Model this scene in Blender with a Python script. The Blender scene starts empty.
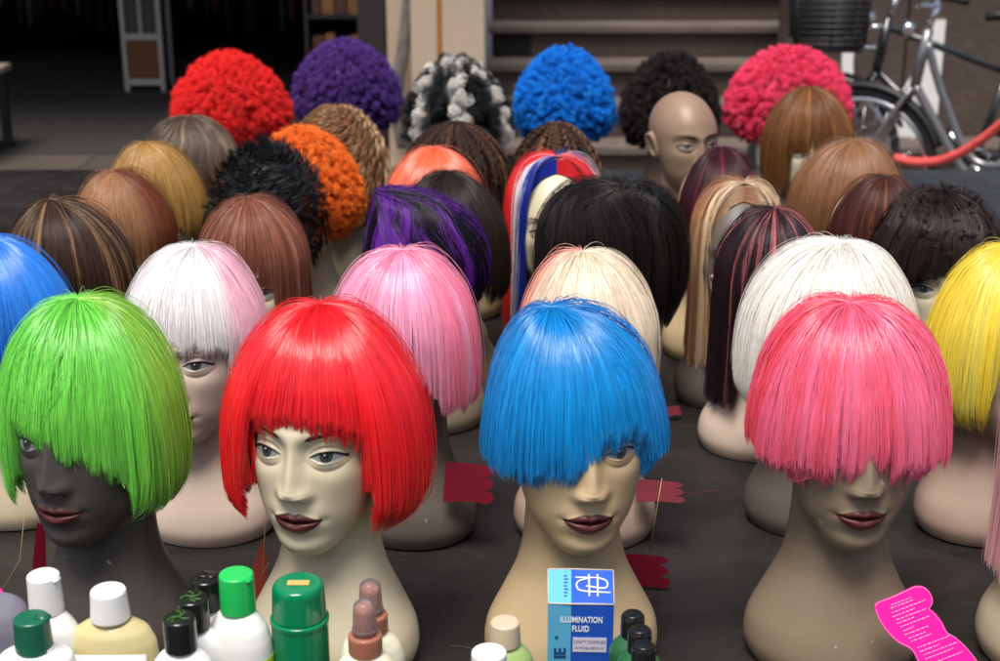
import bpy, bmesh, math, random
import numpy as np
from mathutils import Vector, Matrix
R = math.radians
rng = np.random.default_rng(7)
random.seed(7)
scene = bpy.context.scene
COL = scene.collection

# ------------------------------------------------------------------ helpers
def link(o, parent=None):
    COL.objects.link(o)
    if parent is not None:
        o.parent = parent
    return o

def tag(o, label=None, cat=None, group=None, kind=None):
    if label: o['label'] = label
    if cat: o['category'] = cat
    if group: o['group'] = group
    if kind: o['kind'] = kind
    return o

def empty(name, loc=(0, 0, 0), rz=0.0):
    o = bpy.data.objects.new(name, None)
    o.empty_display_size = 0.05
    o.location = loc
    o.rotation_euler = (0, 0, rz)
    return link(o)

def mesh_obj(name, bm, mat=None, parent=None, smooth=True):
    me = bpy.data.meshes.new(name)
    bm.normal_update()
    bm.to_mesh(me); bm.free()
    if smooth:
        me.polygons.foreach_set('use_smooth', [True] * len(me.polygons))
    o = bpy.data.objects.new(name, me)
    if mat is not None: me.materials.append(mat)
    return link(o, parent)

def np_mesh(name, V, F, mat=None, smooth=True):
    me = bpy.data.meshes.new(name)
    V = np.asarray(V, dtype=np.float32); F = np.asarray(F, dtype=np.int32)
    me.vertices.add(len(V)); me.vertices.foreach_set('co', V.ravel())
    k = F.shape[1]
    me.loops.add(F.size); me.loops.foreach_set('vertex_index', F.ravel())
    me.polygons.add(len(F))
    me.polygons.foreach_set('loop_start', np.arange(0, F.size, k, dtype=np.int32))
    me.update(calc_edges=True)
    me.polygons.foreach_set('use_smooth', np.full(len(F), smooth))
    if mat is not None: me.materials.append(mat)
    me.validate()
    return me

def new_mat(name):
    m = bpy.data.materials.new(name); m.use_nodes = True
    nt = m.node_tree
    return m, nt, nt.nodes['Principled BSDF']

def N(nt, typ, **kw):
    n = nt.nodes.new(typ)
    for k, v in kw.items():
        if k.startswith('i_'):
            n.inputs[k[2:].replace('_', ' ')].default_value = v
        else:
            setattr(n, k, v)
    return n

def simple(name, col, rough=0.5, metal=0.0, noise=0.0, nscale=20.0, bump=0.0, bscale=80.0, coat=0.0, trans=0.0, spec=0.5, ior=1.45):
    m, nt, b = new_mat(name)
    b.inputs['Base Color'].default_value = (*col, 1)
    b.inputs['Roughness'].default_value = rough
    b.inputs['Metallic'].default_value = metal
    b.inputs['Coat Weight'].default_value = coat
    b.inputs['Transmission Weight'].default_value = trans
    b.inputs['Specular IOR Level'].default_value = spec
    b.inputs['IOR'].default_value = ior
    if noise > 0:
        tc = N(nt, 'ShaderNodeTexCoord')
        no = N(nt, 'ShaderNodeTexNoise'); no.inputs['Scale'].default_value = nscale; no.inputs['Detail'].default_value = 5
        nt.links.new(tc.outputs['Object'], no.inputs['Vector'])
        mr = N(nt, 'ShaderNodeMapRange'); mr.inputs['From Min'].default_value = .3; mr.inputs['From Max'].default_value = .7
        mr.inputs['To Min'].default_value = 1 - noise; mr.inputs['To Max'].default_value = 1 + noise
        nt.links.new(no.outputs['Fac'], mr.inputs['Value'])
        mx = N(nt, 'ShaderNodeVectorMath', operation='SCALE'); mx.inputs[0].default_value = col
        nt.links.new(mr.outputs[0], mx.inputs['Scale'])
        nt.links.new(mx.outputs[0], b.inputs['Base Color'])
        mr2 = N(nt, 'ShaderNodeMapRange'); mr2.inputs['To Min'].default_value = max(rough - .12, .02); mr2.inputs['To Max'].default_value = min(rough + .12, 1)
        nt.links.new(no.outputs['Fac'], mr2.inputs['Value']); nt.links.new(mr2.outputs[0], b.inputs['Roughness'])
    if bump > 0:
        tc = N(nt, 'ShaderNodeTexCoord')
        no = N(nt, 'ShaderNodeTexNoise'); no.inputs['Scale'].default_value = bscale; no.inputs['Detail'].default_value = 6
        nt.links.new(tc.outputs['Object'], no.inputs['Vector'])
        bp = N(nt, 'ShaderNodeBump'); bp.inputs['Strength'].default_value = bump; bp.inputs['Distance'].default_value = .01
        nt.links.new(no.outputs['Fac'], bp.inputs['Height']); nt.links.new(bp.outputs[0], b.inputs['Normal'])
    return m

def sm(e0, e1, x):
    t = np.clip((x - e0) / (e1 - e0), 0, 1)
    return t * t * (3 - 2 * t)

# ------------------------------------------------------------------ mannequin bust (one continuous surface)
ZE = 0.262      # height of the eyes above the foot of the bust
def ell(P, c, r):
    q = (P - np.array(c)) / np.array(r)
    k = np.linalg.norm(q, axis=-1)
    k2 = np.linalg.norm(q / np.array(r), axis=-1) + 1e-9
    return k * (k - 1) / k2
def smin(a, b, k):
    h = np.clip(.5 + .5 * (b - a) / k, 0, 1)
    return b * (1 - h) + a * h - k * h * (1 - h)

BZ = np.array([0, .010, .023, .047, .07, .105, .13, .160, .20, .24, .30])
BX = np.array([.088, .0955, .0985, .095, .0815, .0615, .0540, .0505, .0490, .0515, .05])
BY = np.array([.072, .079, .0805, .076, .068, .0555, .0510, .0490, .0490, .052, .05])
_z = np.linspace(0, .34, 400)
_k = np.exp(-.5 * (np.arange(-30, 31) * (_z[1] - _z[0]) / .007) ** 2); _k /= _k.sum()
def _smooth(a):
    v = np.interp(_z, BZ, a); v = np.concatenate([np.full(30, v[0]), v, np.full(30, v[-1])])
    return np.convolve(v, _k, 'valid')
SX, SY = _smooth(BX), _smooth(BY)
def field(P):
    x, y, z = P[..., 0], P[..., 1], P[..., 2]
    f = ell(P, (0, .016, ZE + .026), (.0735, .092, .084))
    f = smin(f, ell(P, (0, -.014, ZE + .010), (.067, .073, .072)), .02)      # forehead / upper face
    f = smin(f, ell(P, (0, -.026, ZE - .034), (.0630, .059, .060)), .025)    # mid face
    f = smin(f, ell(P, (0, -.034, ZE - .068), (.0520, .050, .046)), .022)    # jaw
    f = smin(f, ell(P, (0, -.0590, ZE - .0985), (.027, .0230, .0185)), .022)  # chin
    ax = np.interp(z, _z, SX); ay = np.interp(z, _z, SY)
    cy = np.interp(z, [0, .12, .2, .3], [.0, .006, .016, .022])
    k = np.sqrt((x / ax) ** 2 + ((y - cy) / ay) ** 2)
    n = (k - 1) * ay * .8
    n = np.maximum(n, z - (ZE + .02))
    return smin(f, n, .012)

def g(u, w, cu, cw, su, sw):
    return np.exp(-.5 * (((u - cu) / su) ** 2 + ((w - cw) / sw) ** 2))

def eye_open(a, w):
    # a = signed offset along the eye (0 centre, + outward), lid heights above/below
    t = np.clip(a / .0162, -1, 1)
    up = .0061 * (1 - np.abs(t + .06) ** 2.2) + .0009 * t - .0002
    lo = -.0048 * (1 - np.abs(t - .08) ** 2.1) + .0009 * t - .0002
    return up, lo

MW = -.0695
def lips(u):
    t = np.clip(np.abs(u) / .0275, 0, 1)
    line = MW + .0002 * t ** 2 - .0008 * np.exp(-(u / .005) ** 2)
    up = line + .0112 * (1 - t ** 1.45) - .0020 * np.exp(-(u / .0042) ** 2)
    lo = line - .0150 * (1 - t ** 1.9)
    return line, up, lo

def face_disp(u, w, front):
    au = np.abs(u)
    d = np.zeros_like(u)
    d -= .0105 * g(au, w, .0315, .003, .0160, .0115)                 # eye sockets
    d -= .0022 * g(au, w, .0165, .004, .0060, .0090)
    d += .0035 * g(au, w, .0310, .0235, .0190, .0065)                # brows
    d += .0018 * g(u, w, 0, .024, .012, .010)
    d += .0040 * g(au, w, .0450, -.026, .0170, .0170)                # cheekbones
    d -= .0008 * g(au, w, .0420, -.062, .0130, .0150)                # hollow under the cheek
    # nose
    amp = np.interp(w, [-.060, -.0505, -.0458, -.0425, -.0390, -.0345, -.029, -.016, .000, .012, .028], [0, .0006, .0050, .0115, .0165, .0185, .0178, .0142, .0095, .0052, 0])
    sg = np.interp(w, [-.050, -.0385, -.031, -.018, -.005, .010, .026], [.0098, .0094, .0086, .0072, .0064, .0068, .011])
    d += amp * np.exp(-.5 * (np.abs(u) / sg) ** 2.0)
    d += .0062 * np.exp(-.5 * (((au - .0118) / .0058) ** 2 + ((w + .0402) / .0062) ** 2) ** 1.0)
    d -= .0050 * g(au, w, .0068, -.0466, .0034, .0018)               # nostrils
    d -= .0014 * g(au, w, .0210, -.0420, .0045, .0090)               # crease beside the nose
    # mouth
    d += .0060 * g(u, w, 0, -.0690, .0250, .0150)
    d -= .0007 * g(u, w, 0, -.0550, .0028, .0050)                    # philtrum
    line, up, lo = lips(u)
    inside = np.clip(1 - (au / .0255) ** 2, 0, 1)
    mu = (line + up) / 2; ml = (line + lo) / 2
    d += .0038 * inside * np.exp(-.5 * ((w - mu) / .0026) ** 2)
    d += .0052 * inside * np.exp(-.5 * ((w - ml) / .0036) ** 2)
    d -= .0046 * np.clip(1 - (au / .028) ** 4, 0, 1) * np.exp(-.5 * ((w - line) / .0011) ** 2)
    d -= .0014 * g(au, w, .0290, MW, .0035, .0035)            # corners
    d -= .0040 * g(u, w, 0, -.0890, .0150, .0050)                    # under the lower lip
    d += .0030 * g(u, w, 0, -.1030, .0140, .0090)                    # chin
    # eyeballs and lids
    a = au - .0330
    rr = (a / .0215) ** 2 + ((w - .001) / .0160) ** 2
    ball = .0098 * np.clip(1 - rr, 0, 1) ** 1.15
    upl, lol = eye_open(a, w)
    d += ball
    inside_e = sm(-.0004, .0004, upl - w) * sm(-.0004, .0004, w - lol) * (np.abs(a) < .0162)
    d -= .0013 * inside_e
    t = np.clip(1 - (a / .0180) ** 2, 0, 1)
    d += .0011 * t * np.exp(-.5 * ((w - upl - .0008) / .0010) ** 2)
    d += .0007 * t * np.exp(-.5 * ((w - lol + .0008) / .0010) ** 2)
    d -= .0017 * t * np.exp(-.5 * ((w - upl - .0046) / .0012) ** 2)  # lid crease
    return d * front

def build_bust_mesh(name, mat, gaze=0.0, lift=0.0):
    # angles round the head, dense across the face
    phi = np.concatenate([np.linspace(-62, 62, 300), np.linspace(62, 128, 70)[1:-1], np.linspace(128, 232, 50), np.linspace(232, 298, 70)[1:-1]])
    el = np.concatenate([np.linspace(-60, -53, 16)[:-1], np.linspace(-53, 22, 235)[:-1], np.linspace(22, 90, 50)])
    O = np.array([0, 0.0, ZE - .004])
    nphi = len(phi)
    PH, EL = np.meshgrid(np.radians(phi), np.radians(el))
    D = np.stack([np.sin(PH) * np.cos(EL), -np.cos(PH) * np.cos(EL), np.sin(EL)], -1)
    def cast(O, D, tmax=.34):
        n = 130
        ts = np.linspace(.01, tmax, n)
        t0 = np.full(D.shape[:-1], .01); found = np.zeros(D.shape[:-1], bool)
        prev = field(O + D * ts[0])
        lo = np.full(D.shape[:-1], ts[0]); hi = np.full(D.shape[:-1], tmax)
        for i in range(1, n):
            cur = field(O + D * ts[i])
            cross = (~found) & (prev < 0) & (cur >= 0)
            lo[cross] = ts[i - 1]; hi[cross] = ts[i]; found |= cross
            prev = cur
        for _ in range(22):
            mid = (lo + hi) / 2
            f = field(O + D * mid[..., None])
            lo = np.where(f < 0, mid, lo); hi = np.where(f < 0, hi, mid)
        return O + D * lo[..., None]
    H = cast(O, D)
    # foot of the bust: horizontal rays from the neck axis
    zmin = H[0, :, 2]
    rows = []
    nb = 46
    for i in range(nb):
        s = i / nb
        zz = .004 + (zmin - .004) * s ** 1.0
        o = np.stack([np.zeros(nphi), np.interp(zz, [0, .12, .2, .3], [.0, .006, .016, .022]), zz], -1)
        d = np.stack([np.sin(PH[0]), -np.cos(PH[0]), np.zeros(nphi)], -1)
        rows.append(cast(o, d, .2))
    B = np.stack(rows)
    foot = B[0].copy(); foot[:, 2] = 0; foot[:, :2] *= .97
    V = np.concatenate([foot[None], B, H], 0)
    nr = V.shape[0]
    x, y, z = V[..., 0], V[..., 1], V[..., 2]
    w = z - ZE
    front = sm(-.010, -.045, y) * sm(-.122, -.110, w) * sm(.075, .05, w)
    u = x
    y2 = y - face_disp(u, w, front)
    # ears
    side = np.sign(x)
    yy = y - .012; ww = w + .010
    yt = yy - ww * .25
    r = np.sqrt((yt / .0175) ** 2 + (ww / .0305) ** 2 )
    earm = (np.abs(x) > .035) & (w > -.06) & (w < .045)
    e = np.where(earm, sm(1.12, .86, r) * (.006 + .010 * sm(-.018, .018, yt)) - .0070 * sm(.80, .55, r) * sm(-.03, .0, ww + .018) , 0)
    x2 = x + side * e
    y2 = y2 + np.where(earm, np.maximum(e, 0) * .35, 0)
    z2 = z + lift * sm(.0, .20, z)
    V2 = np.stack([x2, y2, z2], -1)
    # paint: lips, lashes, iris, brows
    col = np.zeros(V.shape[:2] + (4,))
    au = np.abs(u); fm = (y < -.03)
    def put(mask, c):
        m = np.clip(mask, 0, 1)[..., None] * fm[..., None]
        col[..., :3] = col[..., :3] * (1 - m) + np.array(c) * m
        col[..., 3:] = np.maximum(col[..., 3:], m)
    a = au - .0330
    upl, lol = eye_open(a, w)
    ei = np.abs(a) < .0162
    # eye shadow
    put(.35 * g(a, w, .002, .008, .012, .0035), (.10, .062, .035))
    put(sm(-.0003, .0003, upl - w) * sm(-.0003, .0003, w - lol) * ei, (.20, .21, .22))
    ix = u - np.sign(u) * .0325 - gaze
    ir = np.sqrt(ix ** 2 + (w - .0012) ** 2)
    eye = sm(-.0003, .0002, upl - w) * sm(-.0003, .0002, w - lol) * ei
    put(eye * sm(.0066, .0060, ir), (.010, .012, .010))
    put(eye * sm(.0054, .0048, ir), (.030, .034, .027))
    put(eye * sm(.0030, .0024, ir), (.004, .004, .004))
    put(eye * sm(.0011, .0006, np.sqrt((ix + .0013) ** 2 + (w - .0030) ** 2)), (.8, .8, .8))  # catchlight painted into the eye colour
    t = np.clip(a / .0170, -1, 1)
    liner = np.exp(-.5 * ((w - upl - .0003) / (.00075 + .00045 * (t + 1))) ** 2) * (np.abs(a - .0008) < .0180) 
    put(sm(.3, .75, liner), (.012, .009, .008))
    liner2 = np.exp(-.5 * ((w - lol + .0001) / .00055) ** 2) * (np.abs(a) < .0162) * sm(-.012, .006, a)
    put(.75 * sm(.35, .8, liner2), (.03, .02, .015))
    crease = np.exp(-.5 * ((w - upl - .0046) / .0007) ** 2) * (np.abs(a) < .0162)
    put(.55 * crease, (.09, .045, .02))
    # brow
    bt = (au - .0130) / .042
    bc = .0190 + .0058 * np.sin(np.clip(bt, 0, 1) ** .9 * math.pi * .76)
    bw = .0031 * np.clip(1.15 - bt, .12, 1) * sm(-.03, .12, bt)
    put(sm(1.3, .6, np.abs(w - bc) / np.maximum(bw, 1e-5)) * (bt > -.02) * (bt < 1), (.030, .016, .012))
    # lips
    line, up, lo = lips(u)
    lm = sm(-.0004, .0004, up - w) * sm(-.0004, .0004, w - lo) * (au < .0275)
    put(lm, (.085, .011, .010))
    put(.8 * lm * np.exp(-.5 * ((w - line) / .0008) ** 2), (.020, .004, .004))
    F = []
    i = np.arange(nr - 1)[:, None]; j = np.arange(nphi)[None]
    jn = (j + 1) % nphi
    F = np.stack([i * nphi + j, i * nphi + jn, (i + 1) * nphi + jn, (i + 1) * nphi + j], -1).reshape(-1, 4)
    Vf = V2.reshape(-1, 3)
    me = np_mesh(name, Vf, F, mat)
    ca = me.color_attributes.new('paint', 'FLOAT_COLOR', 'POINT')
    ca.data.foreach_set('color', col.reshape(-1, 4).astype(np.float32).ravel())
    return me

def skin_material():
    m, nt, b = new_mat('painted_mannequin_skin')
    L = nt.links
    oi = N(nt, 'ShaderNodeObjectInfo'); at = N(nt, 'ShaderNodeAttribute', attribute_name='paint')
    tc = N(nt, 'ShaderNodeTexCoord')
    no = N(nt, 'ShaderNodeTexNoise'); no.inputs['Scale'].default_value = 9; no.inputs['Detail'].default_value = 6
    L.new(tc.outputs['Object'], no.inputs['Vector'])
    mr = N(nt, 'ShaderNodeMapRange'); mr.inputs['From Min'].default_value = .3; mr.inputs['From Max'].default_value = .7; mr.inputs['To Min'].default_value = .90; mr.inputs['To Max'].default_value = 1.08
    L.new(no.outputs['Fac'], mr.inputs['Value'])
    sc = N(nt, 'ShaderNodeVectorMath', operation='SCALE')
    L.new(oi.outputs['Color'], sc.inputs[0]); L.new(mr.outputs[0], sc.inputs['Scale'])
    # small scuffs of bare plaster
    n2 = N(nt, 'ShaderNodeTexNoise'); n2.inputs['Scale'].default_value = 60; n2.inputs['Detail'].default_value = 3
    va = N(nt, 'ShaderNodeVectorMath', operation='ADD')
    L.new(tc.outputs['Object'], va.inputs[0]); L.new(oi.outputs['Random'], va.inputs[1]); L.new(va.outputs[0], n2.inputs['Vector'])
    ms = N(nt, 'ShaderNodeMapRange'); ms.inputs['From Min'].default_value = .725; ms.inputs['From Max'].default_value = .745; ms.inputs['To Max'].default_value = .5
    L.new(n2.outputs['Fac'], ms.inputs['Value'])
    m0 = N(nt, 'ShaderNodeMix', data_type='RGBA'); m0.inputs[7].default_value = (.55, .52, .48, 1)
    L.new(ms.outputs[0], m0.inputs[0]); L.new(sc.outputs[0], m0.inputs[6])
    mx = N(nt, 'ShaderNodeMix', data_type='RGBA')
    L.new(at.outputs['Alpha'], mx.inputs[0]); L.new(m0.outputs[2], mx.inputs[6]); L.new(at.outputs['Color'], mx.inputs[7])
    L.new(mx.outputs[2], b.inputs['Base Color'])
    rr = N(nt, 'ShaderNodeMapRange'); rr.inputs['To Min'].default_value = .42; rr.inputs['To Max'].default_value = .44
    L.new(at.outputs['Alpha'], rr.inputs['Value']); L.new(rr.outputs[0], b.inputs['Roughness'])
    bp = N(nt, 'ShaderNodeBump'); bp.inputs['Strength'].default_value = .06; bp.inputs['Distance'].default_value = .002
    n3 = N(nt, 'ShaderNodeTexNoise'); n3.inputs['Scale'].default_value = 55; n3.inputs['Detail'].default_value = 5
    L.new(tc.outputs['Object'], n3.inputs['Vector']); L.new(n3.outputs['Fac'], bp.inputs['Height']); L.new(bp.outputs[0], b.inputs['Normal'])
    b.inputs['Specular IOR Level'].default_value = .45
    b.inputs['Subsurface Weight'].default_value = 0.0
    return m
# ------------------------------------------------------------------ camera, sky, sun
FPX = 1450.0; PITCH = math.atan(490 / FPX); HC = .86; TZ = .80
def make_camera():
    cd = bpy.data.cameras.new('camera'); co = bpy.data.objects.new('camera', cd)
    link(co); scene.camera = co
    cd.sensor_width = 36; cd.lens = 36 * FPX / 1000
    co.location = (0, 0, TZ + HC); co.rotation_euler = (math.pi / 2 - PITCH, 0, 0)
    cd.clip_start = .05; cd.clip_end = 2000
    cd.dof.use_dof = True; cd.dof.focus_distance = 1.64; cd.dof.aperture_fstop = 7.1
    return co
def make_light():
    w = bpy.data.worlds.new('World'); scene.world = w; w.use_nodes = True
    nt = w.node_tree; bg = nt.nodes['Background']
    sk = nt.nodes.new('ShaderNodeTexSky'); sk.sky_type = 'NISHITA'; sk.sun_disc = False
    sk.sun_elevation = R(62); sk.sun_rotation = R(200); sk.air_density = 1.0; sk.dust_density = 3.0; sk.ozone_density = .6
    nt.links.new(sk.outputs[0], bg.inputs[0]); bg.inputs[1].default_value = .13
    ld = bpy.data.lights.new('sun', 'SUN'); lo = bpy.data.objects.new('sun', ld); link(lo)
    ld.energy = 3.9; ld.angle = R(28); ld.color = (1, .96, .90)
    # light comes from high above, a little behind and to the left of the heads
    d = Vector((.13, .33, -1)).normalized()
    lo.rotation_euler = d.to_track_quat('-Z', 'Y').to_euler(); lo.location = (0, 0, 5)
    scene.view_settings.view_transform = 'Standard'; scene.view_settings.look = 'None'
    scene.view_settings.exposure = 0.22; scene.view_settings.gamma = 1
    scene.cycles.use_denoising = True
    scene.cycles.max_bounces = 8
# ------------------------------------------------------------------ hair
def hair_material(name, rough=.28, glossy=1.0):
    m = bpy.data.materials.new(name); m.use_nodes = True
    nt = m.node_tree; L = nt.links
    b = nt.nodes['Principled BSDF']
    at = N(nt, 'ShaderNodeAttribute', attribute_name='tint')
    L.new(at.outputs['Color'], b.inputs['Base Color'])
    b.inputs['Roughness'].default_value = rough
    b.inputs['Specular IOR Level'].default_value = .5 * glossy
    b.inputs['Coat Weight'].default_value = min(.4 * glossy, 1); b.inputs['Coat Roughness'].default_value = .20
    return m

def vnoise(x, seed, n=64, period=None):
    """smooth 1-D value noise, x in units of lattice cells, wraps every n cells"""
    r = np.random.default_rng(seed).uniform(-1, 1, n)
    i = np.floor(x).astype(int); f = x - i; f = f * f * (3 - 2 * f)
    return r[i % n] * (1 - f) + r[(i + 1) % n] * f

def make_curves(name, P, rad, tint, mat, parent):
    """P (n,k,3) points, rad (n,k), tint (n,k,3)"""
    n, k = P.shape[:2]
    hc = bpy.data.hair_curves.new(name)
    hc.add_curves([k] * n)
    hc.points.foreach_set('position', P.astype(np.float32).ravel())
    ra = hc.attributes.get('radius') or hc.attributes.new('radius', 'FLOAT', 'POINT')
    ra.data.foreach_set('value', rad.astype(np.float32).ravel())
    ca = hc.attributes.new('tint', 'FLOAT_COLOR', 'POINT')
    c4 = np.concatenate([tint, np.ones((n, k, 1))], -1)
    ca.data.foreach_set('color', c4.astype(np.float32).ravel())
    hc.materials.append(mat)
    o = bpy.data.objects.new(name, hc)
    return link(o, parent)

def profile(ctrl, n=160):
    """smooth meridian from control points (rho, z); returns arrays by arc length 0..1 and total length"""
    c = np.array(ctrl, float)
    c = np.concatenate([[2 * c[0] - c[1]], c, [2 * c[-1] - c[-2]]])
    # mirror the crown so the dome is round there
    c[0] = [-c[2][0], c[2][1]]
    pts = []
    for i in range(1, len(c) - 2):
        p0, p1, p2, p3 = c[i - 1], c[i], c[i + 1], c[i + 2]
        t = np.linspace(0, 1, 30, endpoint=False)[:, None]
        pts.append(.5 * ((2 * p1) + (-p0 + p2) * t + (2 * p0 - 5 * p1 + 4 * p2 - p3) * t ** 2 + (-p0 + 3 * p1 - 3 * p2 + p3) * t ** 3))
    pts = np.concatenate(pts + [c[-2][None]])
    d = np.concatenate([[0], np.cumsum(np.linalg.norm(np.diff(pts, axis=0), axis=1))])
    return pts, d

class Style:
    """a wig shape: meridian profile, half widths, hemline by azimuth"""
    def __init__(s, ctrl, A=.1, Bf=.11, Bb=.12, hem=None, crown=(0, .02), sq=2.0):
        s.ctrl, s.A, s.Bf, s.Bb, s.crown, s.sq = ctrl, A, Bf, Bb, crown, sq
        s.pts, s.d = profile(ctrl)
        s.hem = hem if hem else (lambda ph: np.full_like(ph, ctrl[-1][1]))   # z of the ends by azimuth
    def arc_at_z(s, z):
        # arc length where the falling part of the profile reaches z
        i0 = int(np.argmax(s.pts[:, 1]))
        zz = s.pts[i0:, 1]; dd = s.d[i0:]
        return np.interp(-z, -zz, dd)
    def pos(s, ph, arc, off=0.0):
        rho = np.interp(arc, s.d, s.pts[:, 0]); z = np.interp(arc, s.d, s.pts[:, 1])
        # outward normal of the profile
        e = 1e-3
        dr = np.interp(arc + e, s.d, s.pts[:, 0]) - np.interp(arc - e, s.d, s.pts[:, 0])
        dz = np.interp(arc + e, s.d, s.pts[:, 1]) - np.interp(arc - e, s.d, s.pts[:, 1])
        l = np.sqrt(dr ** 2 + dz ** 2) + 1e-9
        nr, nz = -dz / l, dr / l
        c = np.cos(ph); sn = np.sin(ph)
        B = np.where(c > 0, s.Bf, s.Bb)
        # superellipse cross-section
        q = (np.abs(sn) ** s.sq + np.abs(c) ** s.sq) ** (-1 / s.sq)
        ux, uy = sn * q, -c * q
        k = np.clip(1 - rho, 0, 1) ** 1.3
        offx = off * nr
        x = ux * (s.A * rho + offx) + s.crown[0] * k
        y = uy * (B * rho + offx) + s.crown[1] * k
        return np.stack([x, y, z + off * nz], -1)

def cap_mesh(name, st, mat, tintf, inset=.0045, nph=96, ns=40, parent=None, trim=.012, face_gap=None, curl=.018):
    """inner cap of the wig: a fitted shell under the strands"""
    ph = np.linspace(-math.pi, math.pi, nph, endpoint=False)
    hem = st.arc_at_z(st.hem(ph) + trim)
    if face_gap is not None:
        hem = np.where(np.abs(ph) < face_gap, np.minimum(hem, .03), hem)
        for _ in range(1): hem = (np.roll(hem, 1) + hem + np.roll(hem, -1)) / 3
    t = np.linspace(0, 1, ns)
    A = t[:, None] * hem[None]
    P = st.pos(np.broadcast_to(ph, A.shape), A, -inset - (.004 + curl * 1.25) * sm(.50, 1, t[:, None]) ** 1.2)
    V = P.reshape(-1, 3)
    i = np.arange(ns - 1)[:, None]; j = np.arange(nph)[None]; jn = (j + 1) % nph
    F = np.stack([i * nph + j, i * nph + jn, (i + 1) * nph + jn, (i + 1) * nph + j], -1).reshape(-1, 4)
    me = np_mesh(name, V, F, mat)
    ca = me.color_attributes.new('tint', 'FLOAT_COLOR', 'POINT')
    tc = tintf(np.broadcast_to(ph, A.shape).ravel(), np.broadcast_to(t[:, None], A.shape).ravel(), np.random.default_rng(5)) 
    ca.data.foreach_set('color', np.concatenate([tc, np.ones((len(tc), 1))], 1).astype(np.float32).ravel())
    o = bpy.data.objects.new(name, me); link(o, parent)
    return o

def palette(cols, streak=None, streak_w=.0, var=.08):
    """returns tint(phi, t, rng): random choice from cols; optional streak colour by phi noise"""
    cols = [np.array(c, float) for c in cols]
    def f(ph, t, rg):
        n = len(ph)
        k = rg.integers(0, len(cols), n)
        c = np.array(cols)[k] * (1 + rg.normal(0, var, (n, 1)))
        if streak is not None:
            s = vnoise(ph * 9 + 40, 77) + .35 * rg.normal(0, 1, n)
            c = np.where((s > 1 - 2 * streak_w)[:, None], np.array(streak) * (1 + rg.normal(0, var, (n, 1))), c)
        return np.clip(c, 0.001, 1)
    return f

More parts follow.
